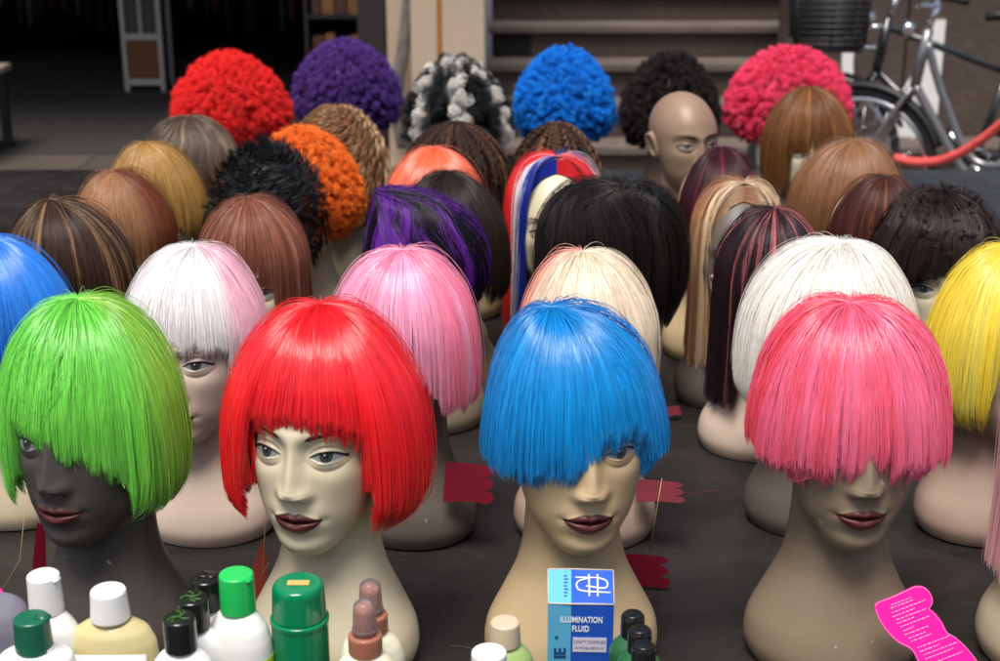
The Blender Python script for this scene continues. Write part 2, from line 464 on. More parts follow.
def straight_wig(root, st, tintf, mat, n=6000, k=18, rad=.00024, seed=1, clumps=420, clump=.30, wob=.003, fly=.012,
                 hemj=.006, lo_start=.0, phr=None, wave=0.0, wavef=3.0, lift=.0, tipcurl=0.0, thick=.007, swirl=0.0, endt=None, partline=0.0, name='hair', curl=.018, locks=0):
    rg = np.random.default_rng(seed)
    if phr is None: ph0 = rg.uniform(-math.pi, math.pi, n)
    else: ph0 = phr(rg, n)
    # clump guides
    gph = np.sort(rg.uniform(-math.pi, math.pi, clumps))
    gi = np.clip(np.searchsorted(gph, ph0), 0, clumps - 1)
    start = lo_start + (rg.uniform(0, 1, n) ** 1.5) * st.d[-1] * .38
    start[: n // 3] *= .15
    layer = 1 - start / (st.d[-1] * .38 + 1e-6)
    hz = st.hem(ph0)
    # hemline noise, by clump and by strand
    jit = vnoise(ph0 * 7 + 10, seed + 3) * hemj + vnoise(ph0 * 26, seed + 9) * hemj * .7 + rg.exponential(1.0, n) * hemj * 1.1
    end = st.arc_at_z(hz + jit)
    start = np.minimum(start, end * .8)
    t = np.linspace(0, 1, k)[None]
    arc = start[:, None] + (end - start)[:, None] * t
    frac = arc / st.d[-1]
    cl = clump * (.35 * sm(.1, .6, t) + .65 * sm(.45, 1, t)) * rg.uniform(.2, 1, n)[:, None]
    ph = ph0[:, None] * (1 - cl) + gph[gi][:, None] * cl
    w1 = rg.uniform(0, 50, n)[:, None]; gw = (gi * 7.13)[:, None]
    ph = ph + wob / .1 * (vnoise(frac * 4 + w1, seed) * .35 + vnoise(frac * 3 + gw, seed + 1) * .5) * sm(0, .5, t)
    ph = ph + swirl * t
    if wave: ph = ph + wave * np.sin(frac * wavef * 6.28 + vnoise(ph0 * 4, seed + 6)[:, None] * 2 + w1 * .01) * sm(.1, .6, t)
    off = -thick * (1 - layer)[:, None] * 1.0 + rg.uniform(-.0016, .0004, n)[:, None] + .0009 * vnoise(frac * 5 + gw, seed + 2) * sm(0, .3, t)
    off = off + lift * sm(.2, 1, t) * (vnoise(gi * 3.3, seed + 5) * .5 + .5)[:, None]
    off = off * (.25 + .75 * sm(0, .14, frac)) - curl * sm(.62, 1.0, t) ** 1.6 * rg.uniform(.35, 1.25, n)[:, None] * (1 + .5 * vnoise(gi * 5.1, seed + 8))[:, None]
    if locks:      # loose locks that sweep sideways and hook back at their tips
        gl = rg.choice(clumps, locks, replace=False); am = rg.normal(0, 1, clumps)
        sel = np.isin(gi, gl)
        ph[sel] += (am[gi[sel]] * .16)[:, None] * sm(.45, 1, t) ** 1.3
        off[sel] += .006 * sm(.3, .7, t) - .010 * sm(.8, 1, t)
    nf = int(n * fly)
    if nf:
        off[:nf] += (np.abs(rg.normal(0, .006, (nf, 1))) + .002) * np.sin(np.clip(t, 0, 1) * 3.0) + .0015
        ph[:nf] += rg.normal(0, .10, (nf, 1)) * t ** 2
        arc[:nf] += rg.uniform(-.01, .012, (nf, 1)) * t
    P = st.pos(ph, arc, off)
    if partline:
        yp = rg.uniform(-partline, partline, n)[:, None]
        P[..., 1] += yp * (1 - sm(0, .8, frac))
    if tipcurl:
        c = sm(.8, 1, t) * tipcurl * rg.uniform(.3, 1.2, n)[:, None]
        P[..., 2] += c * .5; P[..., 0] *= 1 - c * 2
    tint = tintf(ph0, start / (st.d[-1] * .38), rg)
    T = np.repeat(tint[:, None], k, 1)
    if endt is not None: T = endt(T, np.broadcast_to(t, ph.shape), P, rg)
    r = rad * rg.uniform(.7, 1.25, n)[:, None] * (1 - .55 * sm(.75, 1, t))
    r = np.broadcast_to(r, ph.shape)
    return make_curves(name, P, r, T, mat, root)
def tuft_wig(root, st, tintf, mat, tufts=420, per=22, k=9, length=.055, lift=.02, sweep=.0, rad=.00034, seed=1, spread=.006, tipc=.75,
             jitter=.35, hemcut=True, down=1.0, name='hair', swirlf=None, phr=None):
    """short feathered locks: each tuft starts on the scalp and runs along the shell, lifting off towards the tip"""
    rg = np.random.default_rng(seed)
    ph_t = rg.uniform(-math.pi, math.pi, tufts) if phr is None else phr(rg, tufts)
    emax = st.arc_at_z(st.hem(ph_t))
    a_t = np.sqrt(rg.uniform(0, 1, tufts)) * np.maximum(emax - length * .75, .01)
    sw = sweep + rg.normal(0, jitter, tufts)
    if swirlf is not None: sw = sw + swirlf(ph_t)
    L = length * rg.uniform(.6, 1.25, tufts); lf = lift * rg.uniform(.2, 1.3, tufts)
    n = tufts * per
    gi = np.repeat(np.arange(tufts), per)
    t = np.linspace(0, 1, k)[None]
    rr = np.sqrt(rg.uniform(0, 1, n)); an = rg.uniform(0, 6.283, n)
    c = (1 - tipc * t ** 1.2) 
    d1 = (rr * np.cos(an))[:, None] * spread * c; d2 = (rr * np.sin(an))[:, None] * spread * c
    s1 = np.cos(sw)[gi][:, None] * down; s2 = np.sin(sw)[gi][:, None]
    Ls = (L[gi] * rg.uniform(.75, 1.05, n))[:, None]
    arc = a_t[gi][:, None] + Ls * t * s1 + d1
    arc = np.abs(arc) + .0005
    rho = np.maximum(np.interp(a_t, st.d, st.pts[:, 0]), .22)[gi][:, None]
    ph = ph_t[gi][:, None] + (Ls * t * s2 + d2) / (.11 * rho)
    off = lf[gi][:, None] * t ** 1.6 + rg.uniform(-.003, .001, n)[:, None] + rg.normal(0, .0012, n)[:, None] * t
    P = st.pos(ph, np.minimum(arc, st.d[-1] * 1.0), off)
    tint = tintf(ph_t, a_t / st.d[-1], rg)[gi] * (1 + rg.normal(0, .08, (n, 1)))
    T = np.repeat(np.clip(tint, .001, 1)[:, None], k, 1)
    r = np.broadcast_to(rad * (1 - .7 * t ** 2), ph.shape)
    return make_curves(name, P, r, T, mat, root)

def ringlet_wig(root, st, tintf, mat, locks=170, per=24, k=46, hel=.005, turns=9, child=.0016, rad=.00036, seed=1, phr=None, hemj=.01, layers=.5, name='hair', steady=0.0):
    rg = np.random.default_rng(seed)
    ph_t = rg.uniform(-math.pi, math.pi, locks) if phr is None else phr(rg, locks)
    end = st.arc_at_z(st.hem(ph_t) + np.abs(rg.normal(0, hemj, locks)))
    start = rg.uniform(0, 1, locks) ** 1.2 * end * layers
    n = locks * per; gi = np.repeat(np.arange(locks), per)
    t = np.linspace(0, 1, k)[None]
    arc = start[gi][:, None] + (end - start)[gi][:, None] * t
    fr = arc / st.d[-1]
    h = hel * sm(.0, .25, fr) * rg.uniform(.6, 1.3, locks)[gi][:, None]
    an = turns * 6.283 * fr * rg.uniform(.8, 1.2, locks)[gi][:, None] + rg.uniform(0, 6.283, locks)[gi][:, None] + rg.normal(0, .25, n)[:, None]
    cr = child * np.sqrt(rg.uniform(0, 1, n))[:, None]; ca = rg.uniform(0, 6.283, n)[:, None] + steady * fr * 60
    rho = np.maximum(np.interp(arc, st.d, st.pts[:, 0]), .12)
    ph = ph_t[gi][:, None] + .10 * vnoise(fr * 3 + (gi * 3.7)[:, None], seed) * sm(0, .5, fr) + (h * np.cos(an) + cr * np.cos(ca)) / (.11 * rho)
    off = h * np.sin(an) + cr * np.sin(ca) - .004 * (1 - layers) + rg.uniform(-.006, .003, locks)[gi][:, None]
    P = st.pos(ph, arc, off)
    tint = tintf(ph_t, start, rg)[gi] * (1 + rg.normal(0, .12, (n, 1)))
    T = np.repeat(np.clip(tint, .001, 1)[:, None], k, 1)
    r = np.broadcast_to(rad * rg.uniform(.7, 1.2, n)[:, None], ph.shape)
    return make_curves(name, P, r, T, mat, root)

def afro_wig(root, c, rx, ry, rz, tintf, mat, n=5200, k=24, tufts=430, rad=.00042, seed=1, ball=.012, depth=.045, hel=.0038, turns=4.0, lump=.010, back=0.0):
    """springy curls standing out from an inner cap in every direction but the face and neck"""
    rg = np.random.default_rng(seed)
    def dirs(m):
        v = rg.normal(0, 1, (m * 3, 3)); v /= np.linalg.norm(v, axis=1)[:, None]
        ok = (v[:, 2] > -.80) & ~((v[:, 1] < -.30) & (v[:, 2] < -.72) & (np.abs(v[:, 0]) < .35))
        return v[ok][:m]
    G = dirs(tufts); D = dirs(n); n = len(D)
    gi = np.argmax(D @ G.T, axis=1)
    # lumpy outline
    fr = np.array([[3.1, 1.7, 2.3], [-2.2, 3.9, 1.1], [4.3, -2.7, 3.4]])
    def lumps(v): return np.sin(v @ fr.T * 2.1 + np.array([.3, 1.9 + seed, 4.1])).mean(-1)
    ext = 1 + lump * 7 * lumps(G * .55) * .6 + lump * 4 * lumps(G) * .5 + rg.normal(0, lump * 2.2, len(G))
    S = np.array([rx, ry, rz])
    tip = G * S * ext[:, None] 
    rootp = D * (S - depth)
    bo = rg.normal(0, 1, (n, 3)); bo /= np.linalg.norm(bo, axis=1)[:, None]; bo *= ball * rg.uniform(.3, 1, n)[:, None] ** .5
    tp = .42 * D * S + .58 * tip[gi] - G[gi] * ball * .6 + bo
    fz = rg.uniform(0, 1, n) < .42
    tp[fz] += D[fz] * rg.uniform(.002, .012, (fz.sum(), 1))
    t = np.linspace(0, 1, k)[None, :, None]
    base = rootp[:, None] * (1 - t) + tp[:, None] * t
    # the last part of every strand winds round the little ball its curl makes
    C = tip[gi] - G[gi] * ball * .6
    q1 = rg.normal(0, 1, (n, 3)); q1 /= np.linalg.norm(q1, axis=1)[:, None]
    q2 = np.cross(q1, rg.normal(0, 1, (n, 3))); q2 /= np.linalg.norm(q2, axis=1)[:, None]
    aa = sm(.35, 1, t) * 6.283 * rg.uniform(.9, 1.5, (n, 1, 1)); br = ball * rg.uniform(.45, 1.6, (n, 1, 1))
    loop = C[:, None] + br * (np.cos(aa) * q1[:, None] + np.sin(aa) * q2[:, None])
    ent = rootp[:, None] * (1 - np.clip(t / .4, 0, 1)) + loop * np.clip(t / .4, 0, 1)
    keep = (~fz)[:, None, None]
    base = np.where(keep, ent, base)
    hel = np.where(fz, hel, hel * .15)[:, None, None]
    # curl round the strand
    ax = (tp - rootp); ax /= np.linalg.norm(ax, axis=1)[:, None]
    e1 = np.cross(ax, rg.normal(0, 1, (n, 3))); e1 /= np.linalg.norm(e1, axis=1)[:, None]; e2 = np.cross(ax, e1)
    an = turns * 6.283 * t * rg.uniform(.7, 1.3, (n, 1, 1)) + rg.uniform(0, 6.28, (n, 1, 1))
    h = hel * sm(0, .4, t) * rg.uniform(.6, 1.4, (n, 1, 1))
    P = base + h * (np.cos(an) * e1[:, None] + np.sin(an) * e2[:, None])
    P[..., 0] *= 1 - .16 * P[..., 2] / rz; P[..., 1] *= 1 - .10 * P[..., 2] / rz
    P += np.array(c)
    gph = np.arctan2(G[:, 0], -G[:, 1])
    tint = tintf(gph, G[:, 2], rg)[gi] * (1 + rg.normal(0, .10, (n, 1)))
    T = np.repeat(np.clip(tint, .001, 1)[:, None], k, 1)
    r = np.broadcast_to(rad * (1 - .4 * t[..., 0]), P.shape[:2])
    o = make_curves('curls', P, r, T, mat, root)
    # inner cap
    nph, ns = 60, 26
    ph = np.linspace(-math.pi, math.pi, nph, endpoint=False); th = np.linspace(0, 2.2, ns)
    TH, PH = np.meshgrid(th, ph, indexing='ij')
    TH = TH * np.where(np.abs(PH) < .75, .92, 1)
    V = np.stack([np.sin(TH) * np.sin(PH) * (rx - depth * .62), -np.sin(TH) * np.cos(PH) * (ry - depth * .62), np.cos(TH) * (rz - depth * .62)], -1) + np.array(c)
    i = np.arange(ns - 1)[:, None]; j = np.arange(nph)[None]; jn = (j + 1) % nph
    F = np.stack([i * nph + j, (i + 1) * nph + j, (i + 1) * nph + jn, i * nph + jn], -1).reshape(-1, 4)
    me = np_mesh('wig_cap', V.reshape(-1, 3), F, mat)
    ca = me.color_attributes.new('tint', 'FLOAT_COLOR', 'POINT')
    tc = tintf(PH.ravel(), np.cos(TH).ravel(), np.random.default_rng(5))
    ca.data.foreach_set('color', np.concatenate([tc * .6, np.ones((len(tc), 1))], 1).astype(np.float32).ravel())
    cap = bpy.data.objects.new('wig_cap', me); link(cap, root)
    return o
# ------------------------------------------------------------------ placing by what the photograph measures
CT, ST = math.cos(PITCH), math.sin(PITCH)
def y_from_top(py, H):
    """distance along the table of something H above it whose top is seen at image row py"""
    t = (py - 330.5) / FPX
    return (HC - H) * (CT - t * ST) / (ST + t * CT)
def zc_of(Y, H): return Y * CT + (HC - H) * ST
SC_ = .988
def place(px, py, H):
    H = (H + LIFT) * SC_
    Y = y_from_top(py, H); zc = zc_of(Y, H)
    return (px - 500) / FPX * zc, Y, zc

SKIN = skin_material()
LIFT = .016     # the front row's busts have a longer neck
BUST = build_bust_mesh('mannequin_head', SKIN)
BUST_TALL = build_bust_mesh('tall_mannequin_head', SKIN, lift=LIFT)
TONE = dict(cream=(.60, .53, .375), tan=(.52, .39, .22), pale=(.62, .48, .39), rose=(.42, .30, .24), olive=(.23, .18, .12), dark=(.062, .052, .046),
            grey=(.115, .095, .08), brown=(.27, .175, .115), sand=(.50, .42, .29))
GH = 'mannequin heads standing in rows on the black table'
GW = 'wigs displayed on the mannequin heads'
def bust(x, Y, rz, tone, label, tilt=0):
    o = bpy.data.objects.new('mannequin_head', BUST_TALL if LIFT else BUST); link(o)
    o.location = (x, Y, TZ + .001); o.rotation_euler = (0, 0, R(rz)); o.color = (*TONE[tone], 1); o.scale = (SC_,) * 3
    tag(o, label, 'mannequin head', GH)
    return o
HS = hair_material('satin_wig_fibre', .25, 1.6)
HM = hair_material('matt_wig_fibre', .42, .8)
HA = hair_material('frizzy_wig_fibre', .6, .35)
HD = hair_material('glossy_dark_wig_fibre', .36, .42)

def hem(front, side, back, a0=.56, a1=.70, a2=2.0):
    def f(ph):
        a = np.abs(ph)
        return front + (side - front) * sm(a0, a1, a) + (back - side) * sm(a1, a2, a)
    return f
def hempts(pts):
    X, Z = zip(*pts)
    return lambda ph: np.interp(ph, X, Z)
TOP = [(0, .393), (.30, .3865), (.56, .368), (.79, .336), (.94, .298)]
BOB = TOP + [(1.01, .258), (1.04, .230), (1.03, .205), (.95, .180), (.82, .161), (.66, .150)]
BOBS = TOP + [(.99, .255), (.99, .22), (.97, .188), (.90, .158), (.78, .14)]
MUSH = TOP + [(1.02, .264), (1.04, .244), (1.00, .224), (.90, .208), (.74, .197)]
LONG = TOP[:-1] + [(.91, .298), (.95, .25), (.97, .20), (1.0, .14), (1.03, .09), (1.04, .05)]
SHORT = [(0, .400), (.32, .394), (.62, .373), (.87, .335), (1.0, .29), (.99, .25), (.88, .215), (.74, .19)]

def wig(px, py, H, rz, tone, label, hlabel, wz=None):
    x, Y, zc = place(px, py, H)
    bust(x, Y - .0, rz, tone, hlabel)
    r = empty('wig', (x, Y, TZ + .001 + LIFT * SC_), R(rz if wz is None else wz))
    tag(r, label, 'wig', GW); r.scale = (SC_,) * 3
    return r, zc
def A_of(wpx, zc): return wpx / 2 * zc / FPX / SC_

def bobwig(px, py, w, rz, tone, label, hlabel, ctrl, hemf, pal, mat=None, crown=(0, .015), sq=2.0, cap_trim=.028, B=None, wz=None, gap=None, **kw):
    mat = mat or HS
    H = ctrl[0][1]
    r, zc = wig(px, py, H + .002, rz, tone, label, hlabel, wz)
    A = A_of(w, zc) * 1.0
    Bf, Bb = B if B else (A * .94 + .003, A * 1.03)
    st = Style(ctrl, A=A / 1.02, Bf=max(Bf, .104), Bb=Bb, hem=hemf, crown=crown, sq=sq)
    cap_mesh('wig_cap', st, mat, pal, parent=r, trim=cap_trim, face_gap=gap, curl=kw.get('curl', .018))
    straight_wig(r, st, pal, mat, **kw)
    return r, st

# ---- front row
def two(ca, cb, fn, var=.10):
    """tint that turns from ca to cb with the azimuth mask fn(ph)"""
    ca, cb = np.array(ca), np.array(cb)
    def f(ph, t, rg):
        m = np.clip(fn(ph) + rg.normal(0, .10, len(ph)), 0, 1)[:, None]
        return np.clip((ca * (1 - m) + cb * m) * (1 + rg.normal(0, var, (len(ph), 1))), .001, 1)
    return f
NF = 26000
bobwig(83, 303, 188, -15, 'dark', 'lime green bob wig with a ragged fringe on the dark brown mannequin head', 'dark chocolate brown mannequin head under the lime green bob',
       BOB, hempts([(-3.2, .175), (-1.3, .170), (-.72, .175), (-.62, .292), (-.4, .298), (-.15, .288), (.1, .277), (.35, .264), (.66, .256), (.84, .240), (.96, .168), (1.4, .160), (3.2, .175)]),
       two((.20, .74, .09), (.34, .56, .05), lambda p: sm(.9, 1.6, p) * .7), n=NF, seed=11, crown=(-.012, .01), hemj=.008, wob=.009, fly=.03, clump=.6, locks=50, curl=.024)
bobwig(320, 308, 216, -15, 'cream', 'bright red bob wig with a straight fringe just above the painted eyes', 'cream mannequin head with both painted eyes showing under the red bob',
       BOB, hempts([(-3.2, .165), (-1.3, .165), (-.66, .172), (-.57, .309), (-.4, .314), (0, .314), (.60, .309), (.78, .294), (.88, .162), (1.4, .150), (3.2, .165)]),
       palette([(.84, .008, .014), (.80, .006, .012), (.88, .014, .020)], var=.06), n=NF, seed=12, crown=(-.004, .012), hemj=.0024, wob=.003, fly=.008, curl=.024)
bobwig(577, 308, 202, 8, 'tan', 'electric blue bowl cut wig with a slanting fringe over one eye', 'tan mannequin head with one painted eye showing under the electric blue bowl cut',
       MUSH, hempts([(-3.2, .21), (-1.6, .224), (-1.1, .221), (-.6, .226), (-.3, .246), (.0, .278), (.20, .295), (.54, .299), (.76, .280), (1.0, .238), (1.6, .226), (3.2, .21)]),
       two((.0, .30, .72), (.005, .11, .42), lambda p: sm(.8, 1.6, p) * .5 + sm(-1.0, -1.7, p) * .4), n=NF, seed=13, crown=(-.026, .006), hemj=.006, wob=.004, fly=.012, curl=.030)  # darker blue sides: shade put into the tint
bobwig(857, 305, 214, 1, 'olive', 'hot pink bowl cut wig with a wispy fringe that hides both eyes', 'olive brown mannequin head showing only nose and dark lips under the hot pink bowl cut',
       MUSH, hempts([(-3.2, .21), (-1.5, .226), (-.95, .224), (-.55, .246), (-.2, .268), (0, .280), (.3, .266), (.6, .243), (1.0, .222), (1.5, .226), (3.2, .21)]),
       two((.95, .21, .37), (.95, .055, .085), lambda p: .18 + .30 * vnoise(p * 7 + 20, 4) + .45 * sm(.95, 1.5, np.abs(p))), n=NF, seed=14, crown=(-.006, .006), hemj=.012, wob=.006, fly=.04, clump=.5, clumps=220, locks=10, curl=.030)  # coral sides: the sheen's falloff put into the tint
bobwig(1112, 308, 198, -14, 'sand', 'pale pink straight wig at the very edge of the front row', 'sand coloured mannequin head under the pale pink straight wig',
       LONG, hem(.27, .10, .09), palette([(.85, .50, .50), (.85, .42, .45)]), n=5000, seed=15)
# ---- second row
LIFT = 0.0
SC_ = .958     # the stock of busts varies a little in size
bobwig(-13, 239, 164, -8, 'sand', 'blue bowl cut wig half cut off behind the lime green bob', 'sand coloured mannequin head under the half hidden blue bowl cut',
       MUSH, hem(.25, .20, .19, .5, 1.1), palette([(.02, .22, .78), (.03, .28, .84)]), n=7000, seed=21, crown=(-.01, .01))
bobwig(190, 249, 152, -12, 'pale', 'platinum white bob wig with one pale pink side', 'pale pink mannequin head with one eye visible under the white and pink bob',
       BOBS, hempts([(-3.2, .15), (-.72, .155), (-.60, .285), (0, .298), (.60, .298), (.92, .280), (1.10, .14), (1.5, .135), (3.2, .15)]),
       two((.90, .87, .86), (.90, .50, .60), lambda p: sm(.85, 1.2, p) * sm(2.6, 2.0, p)), n=16000, seed=22, crown=(.0, .012), hemj=.007, wob=.006, fly=.02)
bobwig(402, 250, 160, -24, 'grey', 'candy pink rounded bob wig behind the bright red one', 'dark grey mannequin head under the candy pink rounded bob',
       BOB, hempts([(-3.2, .165), (-.9, .17), (-.7, .26), (0, .265), (.5, .262), (.8, .25), (1.0, .185), (1.5, .178), (3.2, .18)]),
       two((.92, .40, .58), (.92, .16, .28), lambda p: .25 + .6 * vnoise(p * 6 + 30, 8)), n=16000, seed=23, crown=(.0, .0), hemj=.005, wob=.004)
bobwig(590, 252, 152, 0, 'rose', 'pale blonde bob wig with a salmon side behind the electric blue one', 'rosy beige mannequin head under the pale blonde bob',
       BOBS, hem(.262, .165, .16), two((.88, .76, .58), (.88, .42, .32), lambda p: sm(-1.0, -1.5, p)), n=8000, seed=24, crown=(-.01, .0), hemj=.008, wob=.008, fly=.03)
bobwig(833, 245, 184, 0, 'grey', 'ivory white rounded wig with flyaway hairs behind the hot pink one', 'dark grey mannequin head with a white spot under the ivory white wig',
       BOB, hem(.26, .17, .165), palette([(.90, .86, .78), (.90, .87, .82)], var=.05), n=16000, seed=25, crown=(.012, .01), hemj=.006, wob=.006, fly=.05)
bobwig(1014, 249, 150, 10, 'rose', 'bright yellow straight bob wig partly outside the picture', 'rosy mannequin head under the bright yellow bob',
       BOB, hem(.272, .15, .145), two((.92, .66, .02), (.90, .80, .14), lambda p: .5 + .5 * vnoise(p * 8 + 22, 3)), n=8000, seed=26, crown=(.0, .01), fly=.04)
# ---- third row
SC_ = .925
bobwig(62, 200, 140, -6, 'sand', 'dark brown bob wig streaked with caramel highlights', 'sand mannequin head under the caramel streaked dark brown bob',
       BOB, hem(.265, .165, .16), palette([(.050, .026, .017), (.034, .018, .012), (.062, .034, .022)], streak=(.36, .20, .10), streak_w=.17), HD, n=7500, seed=31, crown=(-.022, .0))
bobwig(250, 198, 128, -4, 'cream', 'long copper brown wig with fringe behind the white and pink bob', 'cream mannequin head with one dark eye under the long copper brown wig',
       LONG, hem(.268, .13, .12), palette([(.23, .075, .045), (.16, .050, .032), (.30, .11, .07)], streak=(.42, .2, .14), streak_w=.12), HD, n=7500, seed=32, crown=(-.004, .0))
r, zc = wig(425, 190, .398, 0, 'olive', 'short black wig with vivid purple streaks swept sideways', 'olive mannequin head under the purple streaked short wig')
st = Style(SHORT, A=A_of(128, zc) * .96, Bf=.105, Bb=.115, hem=hem(.26, .20, .19), crown=(-.082, -.020))
def purp(ph, t, rg):
    n = len(ph); c = np.where((rg.uniform(0, 1, n) < .42)[:, None], np.array([[.115, .018, .27]]), np.array([[.012, .009, .016]]))
    return c * (1 + rg.normal(0, .2, (n, 1)))
def purp2(ph, t, rg):
    m = (vnoise(ph * 9 + 31, 12) + .22 * rg.normal(0, 1, len(ph)) > .38)
    return np.where(m[:, None], np.array([[.13, .022, .30]]), np.array([[.012, .009, .016]])) * (1 + rg.normal(0, .15, (len(ph), 1)))
cap_mesh('wig_cap', st, HD, palette([(.008, .006, .010)]), parent=r)
straight_wig(r, st, purp2, HD, n=11000, seed=33, clumps=90, clump=.85, wave=.22, wavef=1.2, lift=.014, hemj=.012, wob=.014, rad=.0003, curl=.016, swirl=.35)
r, zc = wig(613, 176, .412, 0, 'grey', 'full black layered short wig with a dark centre whorl', 'dark grey mannequin head under the full black layered wig')
SHB = [(0, .408), (.35, .404), (.70, .380), (.94, .335), (1.0, .28), (1.0, .24), (.92, .20), (.80, .17)]
st = Style(SHB, A=A_of(158, zc) * .95, Bf=.108, Bb=.12, hem=hempts([(-3.2, .16), (-1, .19), (-.6, .25), (.4, .25), (.8, .17), (1.5, .15), (3.2, .16)]), crown=(.016, -.075))
cap_mesh('wig_cap', st, HD, palette([(.007, .006, .005)]), parent=r)
straight_wig(r, st, palette([(.012, .010, .009), (.026, .021, .019)]), HD, n=12000, seed=34, clumps=80, clump=.8, wave=.20, wavef=1.3, lift=.018, hemj=.014, wob=.012, rad=.0003, curl=.02, fly=.02)
bobwig(772, 208, 124, 0, 'pale', 'long plum black wig with pink and cream strands on one side', 'pale mannequin head under the long plum black wig',
       LONG, hem(.26, .09, .08, .5, .8), palette([(.030, .014, .018), (.020, .010, .014)], streak=(.50, .14, .15), streak_w=.20), HD, n=7000, seed=35, crown=(.004, .0), hemj=.01)
r, zc = wig(944, 192, .402, -6, 'cream', 'messy dark brown layered wig beside the yellow bob', 'cream mannequin head with one painted eye under the messy dark brown wig')
st = Style(SHORT, A=A_of(142, zc) * .93, Bf=.112, Bb=.118, hem=hempts([(-3.2, .17), (-1, .19), (-.75, .22), (-.62, .285), (-.1, .308), (.2, .290), (.45, .262), (.75, .24), (1, .19), (3.2, .17)]))
cap_mesh('wig_cap', st, HD, palette([(.010, .006, .005)]), parent=r)
straight_wig(r, st, palette([(.022, .012, .010), (.034, .017, .013), (.014, .008, .007)]), HD, n=9000, seed=36, clumps=130, clump=.85, wave=.06, wavef=2.2, lift=.014, hemj=.020, wob=.016, rad=.00032, curl=.012)
tuft_wig(r, st, palette([(.022, .012, .010), (.034, .017, .013), (.014, .008, .007)]), HD, tufts=260, per=20, length=.075, lift=.014, jitter=.45, spread=.006, seed=37, rad=.0003, tipc=.75, name='loose_locks')
# ---- fourth row
bobwig(119, 171, 112, -4, 'cream', 'light auburn straight bob wig between two darker brown ones', 'cream mannequin head under the light auburn straight bob',
       BOBS, hem(.268, .15, .14), two((.36, .18, .09), (.17, .045, .02), lambda p: sm(.4, 1.3, p)), HD, n=6500, seed=41, crown=(-.01, -.005))
r, zc = wig(264, 146, .405, 0, 'cream', 'spiky short jet black wig in front of the orange afro', 'cream mannequin head under the spiky jet black wig')
st = Style(SHORT, A=A_of(130, zc) * .90, Bf=.108, Bb=.118, hem=hem(.24, .19, .18))
cap_mesh('wig_cap', st, HD, palette([(.006, .006, .006)]), parent=r)
tuft_wig(r, st, palette([(.010, .010, .011), (.016, .016, .017)]), HD, tufts=900, per=14, length=.042, lift=.020, sweep=.5, jitter=.5, spread=.0045, tipc=.85, seed=42, rad=.00032)
bobwig(448, 173, 128, 0, 'olive', 'smooth brown black bob wig behind the purple streaked one', 'olive mannequin head under the smooth brown black bob',
       BOB, hem(.26, .17, .165), palette([(.020, .013, .011), (.030, .018, .014)]), HD, n=6000, seed=43)
def fr(rg, n):
    s = rg.choice([-1, 1], n); return s * (.80 + rg.uniform(0, 1, n) ** 1.0 * 2.25)
def parted(root, st, pal, mat, seed, n=7000, pl=.055, **kw):
    rg0 = np.random.default_rng(seed)
    o = straight_wig(root, st, pal, mat, n=n, seed=seed, phr=fr, **kw)
    return o
PART = [(0, .392), (.32, .389), (.64, .370), (.88, .332), (.97, .29), (1.0, .25), (1.02, .20), (1.05, .14), (1.08, .09), (1.08, .05)]
r, zc = wig(555, 152, .394, 4, 'cream', 'long red white and blue striped wig framing a bare cream forehead', 'cream mannequin head with its bare forehead showing under the tricolour wig')
st = Style(PART, A=A_of(104, zc), Bf=.085, Bb=.105, hem=lambda p: np.full_like(p, .06), crown=(0, -.035))
def tri(ph, t, rg):
    a = np.abs(ph) + rg.normal(0, .045, len(ph)); left = ph < 0
    red, wh, bl = np.array([.80, .03, .035]), np.array([.82, .82, .85]), np.array([.015, .035, .33])
    c = np.where((a < 1.00)[:, None], bl, np.where((a < 1.14)[:, None], wh, red))
    c2 = np.where((a < 1.35)[:, None], red, np.where((a < 1.55)[:, None], wh, bl))
    return np.where(left[:, None], c, c2) * (1 + rg.normal(0, .06, (len(ph), 1)))
cap_mesh('wig_cap', st, HS, tri, parent=r, face_gap=.82)
parted(r, st, tri, HS, 44, n=9000, clump=.5, hemj=.02, wob=.014, wave=.05, wavef=1.4, clumps=90)
r, zc = wig(740, 178, .394, 4, 'grey', 'long caramel and blonde striped wig parted over a bare grey forehead', 'grey beige mannequin head with bare forehead under the caramel striped wig')
st = Style(PART, A=A_of(98, zc), Bf=.085, Bb=.105, hem=lambda p: np.full_like(p, .07), crown=(0, -.035))
pc = two((.40, .19, .09), (.82, .64, .42), lambda p: sm(.96, 1.02, np.abs(p)) * sm(1.20, 1.12, np.abs(p)) + sm(.55, .75, vnoise(p * 11, 5)))
cap_mesh('wig_cap', st, HS, pc, parent=r, face_gap=.82)
parted(r, st, pc, HS, 45, n=8000, clump=.5, hemj=.02, wob=.012, wave=.05, wavef=1.2, clumps=90)
bobwig(880, 175, 102, 0, 'cream', 'mahogany straight bob wig beside the messy dark brown one', 'cream mannequin head under the mahogany bob',
       BOBS, hem(.265, .15, .14), palette([(.075, .022, .016), (.055, .016, .013)], streak=(.26, .075, .03), streak_w=.12), HD, n=6000, seed=46, crown=(.008, -.01))
